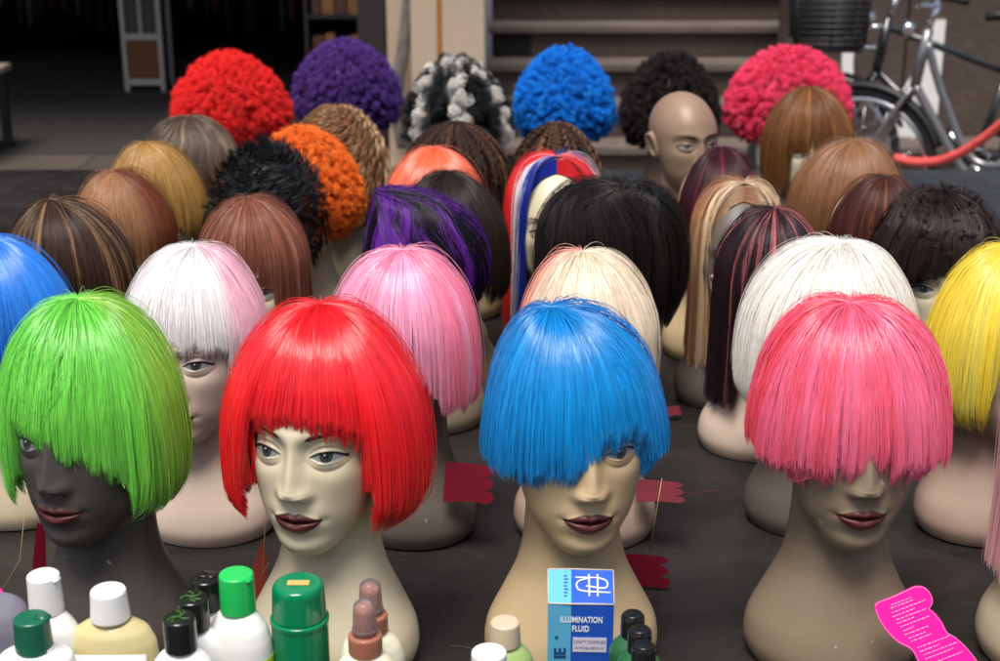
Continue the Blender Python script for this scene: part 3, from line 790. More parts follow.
# ---- fifth row
bobwig(151, 141, 104, 4, 'cream', 'golden blonde short bob wig behind the light auburn one', 'cream mannequin head under the golden blonde bob',
       MUSH, hem(.262, .20, .185, .5, .9), palette([(.46, .26, .07), (.54, .32, .10), (.34, .17, .04)]), HM, n=6000, seed=51, wob=.008, crown=(-.006, -.02))
bobwig(434, 149, 114, 0, 'sand', 'coral orange smooth wig between the dark locs and the black bob', 'sand mannequin head under the coral orange wig',
       BOB, hem(.26, .18, .17), palette([(.88, .15, .055), (.88, .20, .09)]), HS, n=6000, seed=52)
bobwig(722, 149, 88, 0, 'tan', 'dark burgundy wig just below the bald head', 'tan mannequin head under the dark burgundy wig',
       BOBS, hem(.26, .13, .12), palette([(.060, .010, .018), (.022, .010, .012)], streak=(.25, .02, .06), streak_w=.1), HD, n=5000, seed=53)
bobwig(851, 140, 122, 4, 'cream', 'chestnut brown rounded wig below the red bicycle lock', 'cream mannequin head under the chestnut rounded wig',
       BOB, hem(.262, .19, .18, .5, .9), palette([(.27, .125, .055), (.22, .095, .04), (.34, .17, .08)]), HM, n=6500, seed=54, crown=(.01, .0))
r, zc = wig(300, 131, .40, 0, 'cream', 'vivid orange afro wig behind the spiky black one', 'cream mannequin head whose neck shows under the orange afro')
afro_wig(r, (0, .01, .285), A_of(120, zc), .115, .118, palette([(.88, .17, .015), (.90, .22, .03)], var=.06), HA, seed=55, ball=.0055, n=11000, tufts=1000, lump=.004)
# ---- sixth row
bobwig(188, 118, 108, 6, 'cream', 'ash brown wig with faded highlights below the red afro', 'cream mannequin head under the ash brown wig',
       BOB, hem(.26, .16, .15), palette([(.12, .080, .052), (.085, .055, .038)], streak=(.30, .21, .13), streak_w=.25), HM, n=5500, seed=61, wave=.05, fly=.05)
r, zc = wig(335, 108, .40, 0, 'sand', 'light brown ringlet wig with blonde curls below the purple afro', 'sand mannequin head under the light brown ringlets')
st = Style([(a, b + .006) for a, b in BOB], A=A_of(106, zc), Bf=.11, Bb=.12, hem=hem(.26, .16, .15))
cap_mesh('wig_cap', st, HA, palette([(.09, .04, .018)]), parent=r, inset=.012)
ringlet_wig(r, st, palette([(.24, .115, .05), (.32, .17, .08), (.18, .08, .035)], streak=(.55, .40, .24), streak_w=.20), HA, locks=430, per=9, hel=.0068, turns=12, child=.0022, seed=62, layers=.8)
r, zc = wig(455, 123, .396, 0, 'tan', 'dark brown locs wig below the black and white curls', 'tan mannequin head under the dark brown locs')
st = Style(LONG, A=A_of(124, zc), Bf=.11, Bb=.125, hem=hem(.25, .07, .06))
cap_mesh('wig_cap', st, HA, palette([(.012, .007, .005)]), parent=r, inset=.008)
ringlet_wig(r, st, palette([(.022, .012, .009), (.042, .019, .012)], streak=(.10, .038, .018), streak_w=.1), HA, locks=230, per=12, hel=.0012, turns=16, child=.0026, seed=63, layers=.25, rad=.0006, steady=2.0)
r, zc = wig(556, 124, .396, 0, 'tan', 'brown braided wig below the bright blue afro', 'tan mannequin head under the brown braids')
st = Style(LONG, A=A_of(102, zc), Bf=.11, Bb=.12, hem=hem(.25, .09, .08))
cap_mesh('wig_cap', st, HA, palette([(.016, .009, .006)]), parent=r, inset=.008)
ringlet_wig(r, st, palette([(.045, .022, .012), (.085, .042, .022), (.022, .011, .007)], streak=(.22, .105, .045), streak_w=.18), HA, locks=150, per=16, hel=.0022, turns=13, child=.0036, seed=64, layers=.25, rad=.0006, steady=2.0)
bobwig(811, 88, 96, -4, 'cream', 'shiny copper brown wig with long fringe in front of the pink afro', 'cream mannequin head with a slit of face under the copper fringe wig',
       BOBS, hem(.262, .13, .12, .45, .62), palette([(.16, .062, .022), (.10, .036, .014), (.26, .11, .035)], streak=(.42, .19, .055), streak_w=.10), HD, n=6500, seed=65, hemj=.008)
# ---- last rows: afros and the bare head
for px, py, w, h, cols, lab, hl, sd, tone, kw in [
    (227, 51, 126, .120, [(.86, .022, .020), (.90, .035, .030)], 'bright red afro wig in the back row', 'beige mannequin head under the bright red afro', 71, 'cream', {}),
    (345, 39, 117, .120, [(.085, .030, .21), (.11, .042, .26)], 'deep purple afro wig in the back row', 'beige mannequin head under the deep purple afro', 72, 'cream', {}),
    (457, 57, 116, .120, None, 'black and white striped curly wig in front of the cream pillar', 'brown mannequin head under the black and white curls', 73, 'brown', {}),
    (565, 47, 109, .120, [(.0, .20, .74), (.01, .27, .82)], 'bright blue afro wig in the back row', 'beige mannequin head under the bright blue afro', 74, 'brown', {}),
    (672, 51, 108, .120, [(.014, .009, .008), (.020, .013, .011)], 'brown black afro wig behind the bald head', 'brown mannequin head under the brown black afro', 75, 'brown', {}),
    (791, 45, 137, .125, [(.90, .055, .15), (.92, .08, .18)], 'hot pink afro wig in the back row', 'beige mannequin head under the hot pink afro', 76, 'cream', {})]:
    H = .425
    r, zc = wig(px, py, H, 0, tone, lab, hl)
    A = A_of(w, zc) * .95; h *= 1.1
    if cols is None:
        def stripe(ph, t, rg):
            s = np.sin(ph * 6.0 + .8 + .8 * t) > .30
            return np.where(s[:, None], np.array([[.68, .65, .60]]), np.array([[.012, .012, .013]])) * (1 + rg.normal(0, .1, (len(ph), 1)))
        afro_wig(r, (0, -.004, H - h - .004), A * .97, .130, h, stripe, HA, seed=sd, tufts=420, ball=.0105, n=9000, lump=.012)
    else:
        afro_wig(r, (0, -.002, H - h - .004), A * .97, .130, h, palette(cols, var=.07), HA, seed=sd, ball=.0062, lump=.012, n=14000, tufts=1050, rad=.00034)
x, Y, zc = place(686, 94, .371)
bust(x, Y, 20, 'brown', 'bald glossy brown mannequin head without any wig in front of the black afro')

# a few hairs shed on the cloth
rg = np.random.default_rng(99); n = 16; k = 14
t = np.linspace(0, 1, k)[None]
x0 = rg.uniform(-.55, .85, n)[:, None]; yy0 = rg.uniform(1.35, 2.6, n)[:, None]; an = rg.uniform(0, 6.28, n)[:, None]; cv = rg.normal(0, 2.2, n)[:, None]; L = rg.uniform(.04, .12, n)[:, None]
th = an + cv * t
P = np.stack([x0 + np.cumsum(np.cos(th), 1) * L / k, yy0 + np.cumsum(np.sin(th), 1) * L / k, np.full_like(th, TZ + .0022) + .002 * np.sin(t * 9 + an)], -1)
cc = np.array([(.22, .18, .14), (.4, .04, .04), (.05, .05, .05), (.35, .12, .16), (.25, .23, .2), (.3, .18, .08)])[rg.integers(0, 6, n)]
o = make_curves('shed_hairs', P, np.full((n, k), .00011), np.repeat(cc[:, None], k, 1), HM, None)
tag(o, 'loose shed hairs scattered on the black oilcloth', 'hair', None, 'stuff')
# ------------------------------------------------------------------ geometry helpers
def box(bm, x0, x1, y0, y1, z0, z1, bev=0.0):
    r = bmesh.ops.create_cube(bm, size=1)
    vs = r['verts']
    for v in vs:
        v.co = Vector(((x0 + x1) / 2 + v.co.x * (x1 - x0), (y0 + y1) / 2 + v.co.y * (y1 - y0), (z0 + z1) / 2 + v.co.z * (z1 - z0)))
    if bev:
        es = list({e for v in vs for e in v.link_edges})
        bmesh.ops.bevel(bm, geom=es, offset=bev, segments=2, affect='EDGES')
def boxo(name, b, mat, parent=None, bev=0.0):
    bm = bmesh.new(); box(bm, *b, bev=bev)
    return mesh_obj(name, bm, mat, parent, smooth=False)
def tube(bm, pts, rad, seg=12, cap=True):
    pts = [Vector(p) for p in pts]; n = len(pts)
    rads = rad if hasattr(rad, '__len__') else [rad] * n
    rings = []
    up = Vector((0, 0, 1))
    for i, p in enumerate(pts):
        d = (pts[min(i + 1, n - 1)] - pts[max(i - 1, 0)]).normalized()
        a = d.cross(up)
        if a.length < 1e-3: a = d.cross(Vector((1, 0, 0)))
        a.normalize(); b = a.cross(d)
        rings.append([bm.verts.new(p + (a * math.cos(t) + b * math.sin(t)) * rads[i]) for t in [6.28318 * k / seg for k in range(seg)]])
    for i in range(n - 1):
        for k in range(seg):
            bm.faces.new((rings[i][k], rings[i][(k + 1) % seg], rings[i + 1][(k + 1) % seg], rings[i + 1][k]))
    if cap:
        bm.faces.new(rings[0][::-1]); bm.faces.new(rings[-1])
def spline(P, n=10):
    P = [Vector(p) for p in P]; out = []
    Q = [P[0] * 2 - P[1]] + P + [P[-1] * 2 - P[-2]]
    for i in range(1, len(Q) - 2):
        for k in range(n):
            t = k / n
            a, b, c, d = Q[i - 1:i + 3]
            out.append(.5 * (2 * b + (c - a) * t + (2 * a - 5 * b + 4 * c - d) * t * t + (3 * b - a - 3 * c + d) * t ** 3))
    out.append(P[-1]); return out
def lathe(bm, prof, seg=40, sx=1.0, sy=1.0, ribs=0, rib=0.0, ribz=(0, 0), c=(0, 0)):
    rings = []
    for (r, z) in prof:
        ring = []
        for k in range(seg):
            a = 6.28318 * k / seg
            rr = r
            if ribs and ribz[0] <= z <= ribz[1]: rr = r + (rib if k % 2 else 0)
            ring.append(bm.verts.new((c[0] + rr * math.cos(a) * sx, c[1] + rr * math.sin(a) * sy, z)))
        rings.append(ring)
    for i in range(len(prof) - 1):
        for k in range(seg):
            bm.faces.new((rings[i][k], rings[i][(k + 1) % seg], rings[i + 1][(k + 1) % seg], rings[i + 1][k]))
    bm.faces.new(rings[0][::-1]); bm.faces.new(rings[-1])
def rnd(prof, n=4):
    """round the corners of a lathe profile"""
    out = [prof[0]]
    for i in range(1, len(prof) - 1):
        a, b, c = Vector(prof[i - 1]), Vector(prof[i]), Vector(prof[i + 1])
        d = min((a - b).length, (c - b).length) * .35; d = min(d, .004)
        p = b + (a - b).normalized() * d; q = b + (c - b).normalized() * d
        for k in range(n + 1):
            t = k / n
            out.append(tuple(p * (1 - t) ** 2 + b * 2 * t * (1 - t) + q * t * t))
    out.append(prof[-1]); return out
def extrude_poly(bm, pts, th):
    a = [bm.verts.new((x, y, 0)) for x, y in pts]; b = [bm.verts.new((x, y, th)) for x, y in pts]
    bm.faces.new(a[::-1]); bm.faces.new(b)
    n = len(pts)
    for i in range(n): bm.faces.new((a[i], a[(i + 1) % n], b[(i + 1) % n], b[i]))

# ------------------------------------------------------------------ setting
def mat_stone(name, c1, c2, scale=3.0, rough=.85, bump=.4):
    m, nt, b = new_mat(name); L = nt.links
    tc = N(nt, 'ShaderNodeTexCoord')
    n1 = N(nt, 'ShaderNodeTexNoise'); n1.inputs['Scale'].default_value = scale; n1.inputs['Detail'].default_value = 10; n1.inputs['Roughness'].default_value = .7
    n2 = N(nt, 'ShaderNodeTexNoise'); n2.inputs['Scale'].default_value = scale * 18; n2.inputs['Detail'].default_value = 6
    L.new(tc.outputs['Object'], n1.inputs['Vector']); L.new(tc.outputs['Object'], n2.inputs['Vector'])
    cr = N(nt, 'ShaderNodeValToRGB'); cr.color_ramp.elements[0].color = (*c1, 1); cr.color_ramp.elements[1].color = (*c2, 1)
    cr.color_ramp.elements[0].position = .3; cr.color_ramp.elements[1].position = .7
    ad = N(nt, 'ShaderNodeMath', operation='MULTIPLY_ADD'); ad.inputs[1].default_value = .35
    L.new(n2.outputs['Fac'], ad.inputs[0]); 
    m2 = N(nt, 'ShaderNodeMath', operation='MULTIPLY'); m2.inputs[1].default_value = .68
    L.new(n1.outputs['Fac'], m2.inputs[0]); L.new(m2.outputs[0], ad.inputs[2]); L.new(ad.outputs[0], cr.inputs[0])
    L.new(cr.outputs[0], b.inputs['Base Color']); b.inputs['Roughness'].default_value = rough
    bp = N(nt, 'ShaderNodeBump'); bp.inputs['Strength'].default_value = bump; bp.inputs['Distance'].default_value = .01
    L.new(n2.outputs['Fac'], bp.inputs['Height']); L.new(bp.outputs[0], b.inputs['Normal'])
    return m
def mat_paving():
    m = mat_stone('dark_paving', (.058, .045, .037), (.10, .080, .066), 1.2, .55, .2)
    nt = m.node_tree; L = nt.links; b = nt.nodes['Principled BSDF']
    br = N(nt, 'ShaderNodeTexBrick'); br.inputs['Scale'].default_value = 1.0; br.inputs['Brick Width'].default_value = .9; br.inputs['Row Height'].default_value = .6
    br.inputs['Mortar Size'].default_value = .008; br.inputs['Color1'].default_value = (1, 1, 1, 1); br.inputs['Color2'].default_value = (.78, .78, .78, 1); br.inputs['Mortar'].default_value = (.35, .35, .35, 1)
    tc = N(nt, 'ShaderNodeTexCoord'); L.new(tc.outputs['Object'], br.inputs['Vector'])
    src = b.inputs['Base Color'].links[0].from_socket
    mx = N(nt, 'ShaderNodeMix', data_type='RGBA', blend_type='MULTIPLY'); mx.inputs[0].default_value = 1
    L.new(src, mx.inputs[6]); L.new(br.outputs['Color'], mx.inputs[7]); L.new(mx.outputs[2], b.inputs['Base Color'])
    return m
def mat_cloth():
    m, nt, b = new_mat('black_oilcloth'); L = nt.links
    tc = N(nt, 'ShaderNodeTexCoord')
    mp = N(nt, 'ShaderNodeMapping'); mp.inputs['Scale'].default_value = (1.0, 1.25, 1); L.new(tc.outputs['Object'], mp.inputs['Vector'])
    n1 = N(nt, 'ShaderNodeTexNoise'); n1.inputs['Scale'].default_value = 5; n1.inputs['Detail'].default_value = 8; n1.inputs['Roughness'].default_value = .62; n1.inputs['Distortion'].default_value = .6
    L.new(mp.outputs[0], n1.inputs['Vector'])
    cr = N(nt, 'ShaderNodeValToRGB'); cr.color_ramp.elements[0].position = .32; cr.color_ramp.elements[1].position = .72
    cr.color_ramp.elements[0].color = (.010, .0080, .0072, 1); cr.color_ramp.elements[1].color = (.030, .0255, .0245, 1)
    L.new(n1.outputs['Fac'], cr.inputs[0]); L.new(cr.outputs[0], b.inputs['Base Color'])
    rr = N(nt, 'ShaderNodeMapRange'); rr.inputs['To Min'].default_value = .30; rr.inputs['To Max'].default_value = .56
    n2 = N(nt, 'ShaderNodeTexNoise'); n2.inputs['Scale'].default_value = 22; n2.inputs['Detail'].default_value = 6; L.new(tc.outputs['Object'], n2.inputs['Vector'])
    L.new(n2.outputs['Fac'], rr.inputs['Value']); L.new(rr.outputs[0], b.inputs['Roughness'])
    n3 = N(nt, 'ShaderNodeTexNoise'); n3.inputs['Scale'].default_value = 260; n3.inputs['Detail'].default_value = 2; L.new(tc.outputs['Object'], n3.inputs['Vector'])
    b1 = N(nt, 'ShaderNodeBump'); b1.inputs['Strength'].default_value = .38; b1.inputs['Distance'].default_value = .02; L.new(n1.outputs['Fac'], b1.inputs['Height'])
    b2 = N(nt, 'ShaderNodeBump'); b2.inputs['Strength'].default_value = .10; b2.inputs['Distance'].default_value = .001; L.new(n3.outputs['Fac'], b2.inputs['Height']); L.new(b1.outputs[0], b2.inputs['Normal'])
    L.new(b2.outputs[0], b.inputs['Normal']); b.inputs['Specular IOR Level'].default_value = .35
    return m

def st_(o, label=None, cat=None, kind=None): return tag(o, label, cat, None, kind)
PAV = mat_paving()
bm = bmesh.new(); bmesh.ops.create_grid(bm, x_segments=2, y_segments=2, size=400)
g_ = mesh_obj('ground', bm, PAV, smooth=False); g_.location = (0, 100, 0); tag(g_, kind='structure')

# the stall table under its black cloth
tb = empty('stall_table', (0, 2.35, 0))
tag(tb, 'long stall table under a wrinkled black oilcloth that carries every mannequin head', 'table')
TY1 = 3.93
def cloth():
    bm = bmesh.new()
    x0, x1, y0, y1 = -1.9, 1.9, .85 - 2.35, TY1 - 2.35
    nx, ny = 190, 150
    rg = np.random.default_rng(4)
    fr = rg.normal(0, 6, (14, 2)); ph = rg.uniform(0, 6.28, 14)
    V = []
    for j in range(ny + 1):
        for i in range(nx + 1):
            x = x0 + (x1 - x0) * i / nx; y = y0 + (y1 - y0) * j / ny
            z = TZ + .0006 * sum(math.sin(fr[k][0] * x + fr[k][1] * y + ph[k]) for k in range(14)) / 3 - .0008
            V.append((x, y, z))
    F = [(j * (nx + 1) + i, j * (nx + 1) + i + 1, (j + 1) * (nx + 1) + i + 1, (j + 1) * (nx + 1) + i) for j in range(ny) for i in range(nx)]
    # hanging skirt all round, with folds
    rim = [(i, 0) for i in range(nx)] + [(nx, j) for j in range(ny)] + [(nx - i, ny) for i in range(nx)] + [(0, ny - j) for j in range(ny)]
    base = [j * (nx + 1) + i for i, j in rim]
    prev = base
    for s in range(1, 6):
        cur = []
        for q, (i, j) in enumerate(rim):
            x, y, z = V[base[q]]
            ox = (-1 if i == 0 else 1 if i == nx else 0); oy = (-1 if j == 0 else 1 if j == ny else 0)
            a = .012 + .016 * (s / 5) * (1 + math.sin(q * .22 + 2 * math.sin(q * .05)))
            V.append((x + ox * a, y + oy * a, TZ - .004 - .74 * s / 5)); cur.append(len(V) - 1)
        n = len(rim)
        for q in range(n): F.append((prev[q], cur[q], cur[(q + 1) % n], prev[(q + 1) % n]))
        prev = cur
    o = bpy.data.objects.new('tablecloth', np_mesh('tablecloth', V, np.array(F)[:, ::-1], mat_cloth())); link(o, tb)
cloth()
wood = simple('table_wood', (.16, .10, .06), .6, noise=.2)
boxo('table_top', (-1.88, 1.88, -1.48, 1.56, TZ - .035, TZ - .006), wood, tb)
for sx in (-1, 1):
    for sy in (-1, 1):
        boxo('leg', (sx * 1.8 - .03, sx * 1.8 + .03, sy * 1.4 - .03, sy * 1.4 + .03, 0, TZ - .036), wood, tb)

# stone steps rising behind the stall
def at(px, py, z):
    """point where the view ray through a measured pixel meets the height z"""
    u = (px - 500) / FPX; v = (330.5 - py) / FPX
    d = Vector((u, CT + v * ST, -ST + v * CT))
    t = (z - (TZ + HC)) / d.z
    return Vector((0, 0, TZ + HC)) + d * t
STEP = mat_stone('worn_brownstone', (.040, .027, .022), (.095, .066, .052), 2.0, .85, .5)
STEPT = mat_stone('worn_tread', (.065, .049, .040), (.14, .108, .086), 2.5, .8, .4)
xs0 = at(487, 148, .17).x; xs1 = 3.4
y0 = at(600, 148, .17).y
stp = empty('stone_steps', (0, y0, 0)); tag(stp, 'broad worn brownstone steps with projecting treads behind the stall', 'steps')
for k in range(9):
    bm = bmesh.new()
    ya = k * .285; zt = .17 * (k + 1)
    x1 = xs1 if k < 1 else 1.92
    box(bm, xs0 + .02, x1, ya + .03, 3.2, zt - .17 + (.0 if k == 0 else .001), zt - .042)
    mesh_obj('riser', bm, STEP, stp, smooth=False)
    bm = bmesh.new(); box(bm, xs0, x1, ya - .005, ya + .30, zt - .040, zt, bev=.008)
    mesh_obj('tread', bm, STEPT, stp, smooth=False)
# flat black plate at the left end: a hole's darkness put into colour
v = boxo('dark_hole_plate', (xs0 + .03, xs0 + .24, 3 * .285 + .016, 3 * .285 + .028, .17 * 3 + .012, .17 * 4 - .046), simple('void_black', (.006, .005, .005), .9), stp)
# wall at the side of the steps behind the bicycles
wl = empty('step_wall', (0, 0, 0)); tag(wl, 'dark brown stone wall in large panels behind the bicycles', 'wall')
yw = y0 + .42
xw = at(868, 60, .8).x
bm = bmesh.new()
for i in range(5):
    box(bm, xw + i * .62 + (.012 if i else 0), xw + (i + 1) * .62, yw, yw + .3, .0, 1.02, bev=.006)
mesh_obj('panel', bm, STEP, wl, smooth=False)
boxo('coping', (xw - .03, xw + 3.14, yw - .03, yw + .33, 1.022, 1.10), STEPT, wl, bev=.006)

# cream pillar between shop front and steps
CREAM = mat_stone('cream_paint', (.44, .345, .25), (.52, .41, .30), 1.5, .6, .08)
ORG = simple('orange_brown_paint', (.36, .13, .03), .5, noise=.15)
yp = y0 + .05
def X(px, y, z=.7):
    zc = y * CT + (TZ + HC - z) * ST
    return (px - 500) / FPX * zc
pl = empty('painted_pillar', (0, yp, 0)); tag(pl, 'cream painted pillar with one narrow orange brown stripe beside the steps', 'pillar')
xa, xb = X(411, yp), X(485, yp); xc0, xc1 = X(437, yp), X(442, yp)
boxo('shaft', (xa, xb, 0, .55, 0, 3.2), CREAM, pl, bev=.006)
boxo('stripe', (xc0, xc1, -.004, .02, .0, 3.19), ORG, pl)
xd = X(387, yp + .3)
boxo('side_panel', (xd, xa - .004, .28, .55, 0, 3.2), CREAM, pl, bev=.004)
# patterned scarf that hangs in the corner of the pillar
SC = mat_stone('dark_patterned_cloth', (.012, .012, .013), (.26, .23, .20), 26, .9, .2)
bm = bmesh.new()
sp = spline([(X(411, yp), yp + .20, 1.15), (X(405, yp), yp + .19, .82), (X(400, yp), yp + .18, .62), (X(392, yp), yp + .19, .42), (X(398, yp), yp + .2, .12)], 8)
wd = np.interp(np.linspace(0, 1, len(sp)), [0, .5, .8, 1], [.026, .034, .045, .03])
for i, p in enumerate(sp): pass
tube(bm, sp, list(wd), 14)
for vv in bm.verts: vv.co.y = (vv.co.y - yp - .19) * .5 + yp + .19 
tag(mesh_obj('scarf', bm, SC), 'dark grey patterned scarf hanging in the corner of the cream pillar', 'scarf')

# the shop to the left: dark room with open front
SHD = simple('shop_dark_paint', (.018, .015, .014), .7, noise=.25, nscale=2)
ysh = yp + .25
shop = empty('shop', (0, 0, 0)); tag(shop, 'dark open fronted shop interior to the side of the cream pillar', 'shop')
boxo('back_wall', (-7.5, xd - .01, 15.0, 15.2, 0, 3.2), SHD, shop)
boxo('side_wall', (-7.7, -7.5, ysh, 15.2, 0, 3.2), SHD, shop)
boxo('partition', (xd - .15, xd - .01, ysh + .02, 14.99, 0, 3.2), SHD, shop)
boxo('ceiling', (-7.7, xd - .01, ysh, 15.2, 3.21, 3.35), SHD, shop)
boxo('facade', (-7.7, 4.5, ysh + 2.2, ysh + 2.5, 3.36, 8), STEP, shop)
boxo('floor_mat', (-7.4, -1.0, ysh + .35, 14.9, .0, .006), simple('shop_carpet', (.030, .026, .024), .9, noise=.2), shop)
# display cabinet with white frame
cb = at(146, 92, 0)
CF = simple('white_frame_paint', (.46, .43, .38), .5); 
cab = empty('display_cabinet', cb); tag(cab, 'narrow glass display cabinet with a white frame and orange brown lower panel', 'cabinet')
cw = .125
for sx in (-1, 1): 
    for sy in (0, 1): boxo('post', (sx * cw - .014, sx * cw + .014, sy * .3 - .012, sy * .3 + .014, 0, 1.9), CF, cab)
boxo('rail', (-cw + .016, cw - .016, -.010, .012, .05, .09), CF, cab)
boxo('rail', (-cw + .016, cw - .016, -.010, .012, .36, .40), CF, cab)
boxo('rail', (-cw + .016, cw - .016, -.010, .012, 1.86, 1.9), CF, cab)
boxo('lower_panel', (-cw + .016, cw - .016, .0, .006, .092, .358), simple('orange_panel', (.17, .065, .022), .5, noise=.15), cab)
boxo('mullion', (-.012, .006, -.004, .010, .402, 1.858), CF, cab)
boxo('glass_pane', (-cw + .016, cw - .016, .012, .016, .402, 1.858), simple('cabinet_glass', (.04, .045, .045), .08), cab)
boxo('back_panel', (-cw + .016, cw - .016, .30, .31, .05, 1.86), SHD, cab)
# low side table at the picture's edge
tl = at(4, 163, 0) + Vector((-.13, 0, 0))
lt = empty('low_table', tl); tag(lt, 'low dark legged table with a pale worn top inside the shop', 'table')
boxo('table_top', (-.62, .075, -.15, .45, .44, .475), simple('pale_wood', (.30, .24, .19), .5, noise=.2), lt, bev=.004)
BLK = simple('black_wood', (.012, .010, .010), .5)
for (lx, ly) in ((.03, -.12), (.03, .40), (-.58, -.12), (-.58, .40)): boxo('leg', (lx - .022, lx + .022, ly - .022, ly + .022, 0, .438), BLK, lt)
# rails of garments and shelves seen dimly inside
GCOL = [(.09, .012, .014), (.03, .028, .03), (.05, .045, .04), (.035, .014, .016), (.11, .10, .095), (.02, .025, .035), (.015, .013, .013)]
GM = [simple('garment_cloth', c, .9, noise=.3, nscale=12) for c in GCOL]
def rack(x0, x1, y, seedv, label, zr=1.5, zb=.45):
    e = empty('clothes_rail', ((x0 + x1) / 2, y, 0)); tag(e, label, 'clothes rail')
    L = (x1 - x0) / 2
    bm = bmesh.new(); tube(bm, [(-L, 0, 0.02), (-L, 0, zr), (L, 0, zr), (L, 0, .02)], .012, 8); mesh_obj('rail', bm, BLK, e)
    rg = random.Random(seedv); x = -L + .08; i = 0
    while x < L - .08:
        wdt = rg.uniform(.03, .06); hb = zb + rg.uniform(-.18, .15)
        bm = bmesh.new()
        n = 9; dep = .2
        V = []
        for s in range(8):
            z = zr - .05 - (zr - hb) * s / 7
            spd = .12 + .08 * min(1, s / 2)
            ring = []
            for k in range(24):
                a = 6.283 * k / 24
                ring.append(bm.verts.new((x + (wdt * .6) * math.cos(a) * (1 + .25 * math.sin(5 * a + s * .5 + i)), spd * math.sin(a), z)))
            V.append(ring)
        for s in range(7):
            for k in range(24): bm.faces.new((V[s][k], V[s][(k + 1) % 24], V[s + 1][(k + 1) % 24], V[s + 1][k]))
        bm.faces.new(V[0][::-1]); bm.faces.new(V[-1])
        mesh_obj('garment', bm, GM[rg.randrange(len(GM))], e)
        x += wdt + rg.uniform(.01, .05); i += 1
p = at(30, 66, 0); rack(p.x - .9, p.x + .95, p.y + .1, 3, 'long rail of dim dark garments left of the cabinet in the shop')
rack(-2.35, -1.35, 10.6, 5, 'short rail of dark and red garments right of the cabinet in the shop', 1.4, .55)
sh = empty('shop_shelf', (X(355, 8.2, .6), 8.2, 0)); tag(sh, 'dark shelf of dull red and orange brown boxes seen above the purple afro', 'shelf')
boxo('side_board', (-.28, -.26, 0, .3, 0, 1.5), BLK, sh); boxo('side_board', (.24, .26, 0, .3, 0, 1.5), BLK, sh)
for zz in (.1, .42, .72, 1.1): boxo('shelf_board', (-.258, .238, 0, .3, zz, zz + .02), BLK, sh)
rg = random.Random(8)
BC = [simple('carton', c, .6, noise=.2) for c in [(.10, .012, .014), (.14, .062, .012), (.055, .022, .014), (.02, .03, .028), (.16, .08, .02)]]
for zz, lo in ((.12, .22), (.44, .2), (.74, .22)):
    x = -.24
    while x < .17:
        wv = rg.uniform(.04, .08)
        bx = boxo('carton', (sh.location.x + x, sh.location.x + x + wv, 8.2 + rg.uniform(.02, .05), 8.2 + .25, zz + .001, zz + lo * rg.uniform(.75, 1)), BC[rg.randrange(5)], None, bev=.002)
        tag(bx, 'dull small carton upright on the dark shop shelf', 'box', 'cartons on the dark shop shelf')
        x += wv + .008

# unseen terrace across the street, added to block low sky behind the camera
BRK = mat_stone('added_house_brick', (.16, .09, .065), (.24, .14, .10), 3, .9, .4)
PANE = simple('added_house_glass', (.03, .035, .04), .08)
for q, (hx, hh) in enumerate(((-9, 8.5), (-1, 9.5), (7, 8.0))):
    hs = empty('added_terrace_house', (hx, -14, 0)); tag(hs, 'unseen brick terrace house added across the street to block low sky', 'house', 'unseen brick terrace houses added to block low sky')
    boxo('wall', (-3.98, 3.98, -5, 0, 0, hh), BRK, hs)  # wall of the added unseen house
    boxo('added_house_cornice', (-4.0, 4.0, .002, .25, hh - .5, hh), STEPT, hs)
    for fl in range(2):
        for wx in (-2.5, 0, 2.5):
            boxo('added_house_window', (wx - .5, wx + .5, .002, .06, 1.3 + fl * 3, 3.1 + fl * 3), CREAM, hs); boxo('added_house_pane', (wx - .42, wx + .42, .062, .075, 1.38 + fl * 3, 3.02 + fl * 3), PANE, hs)
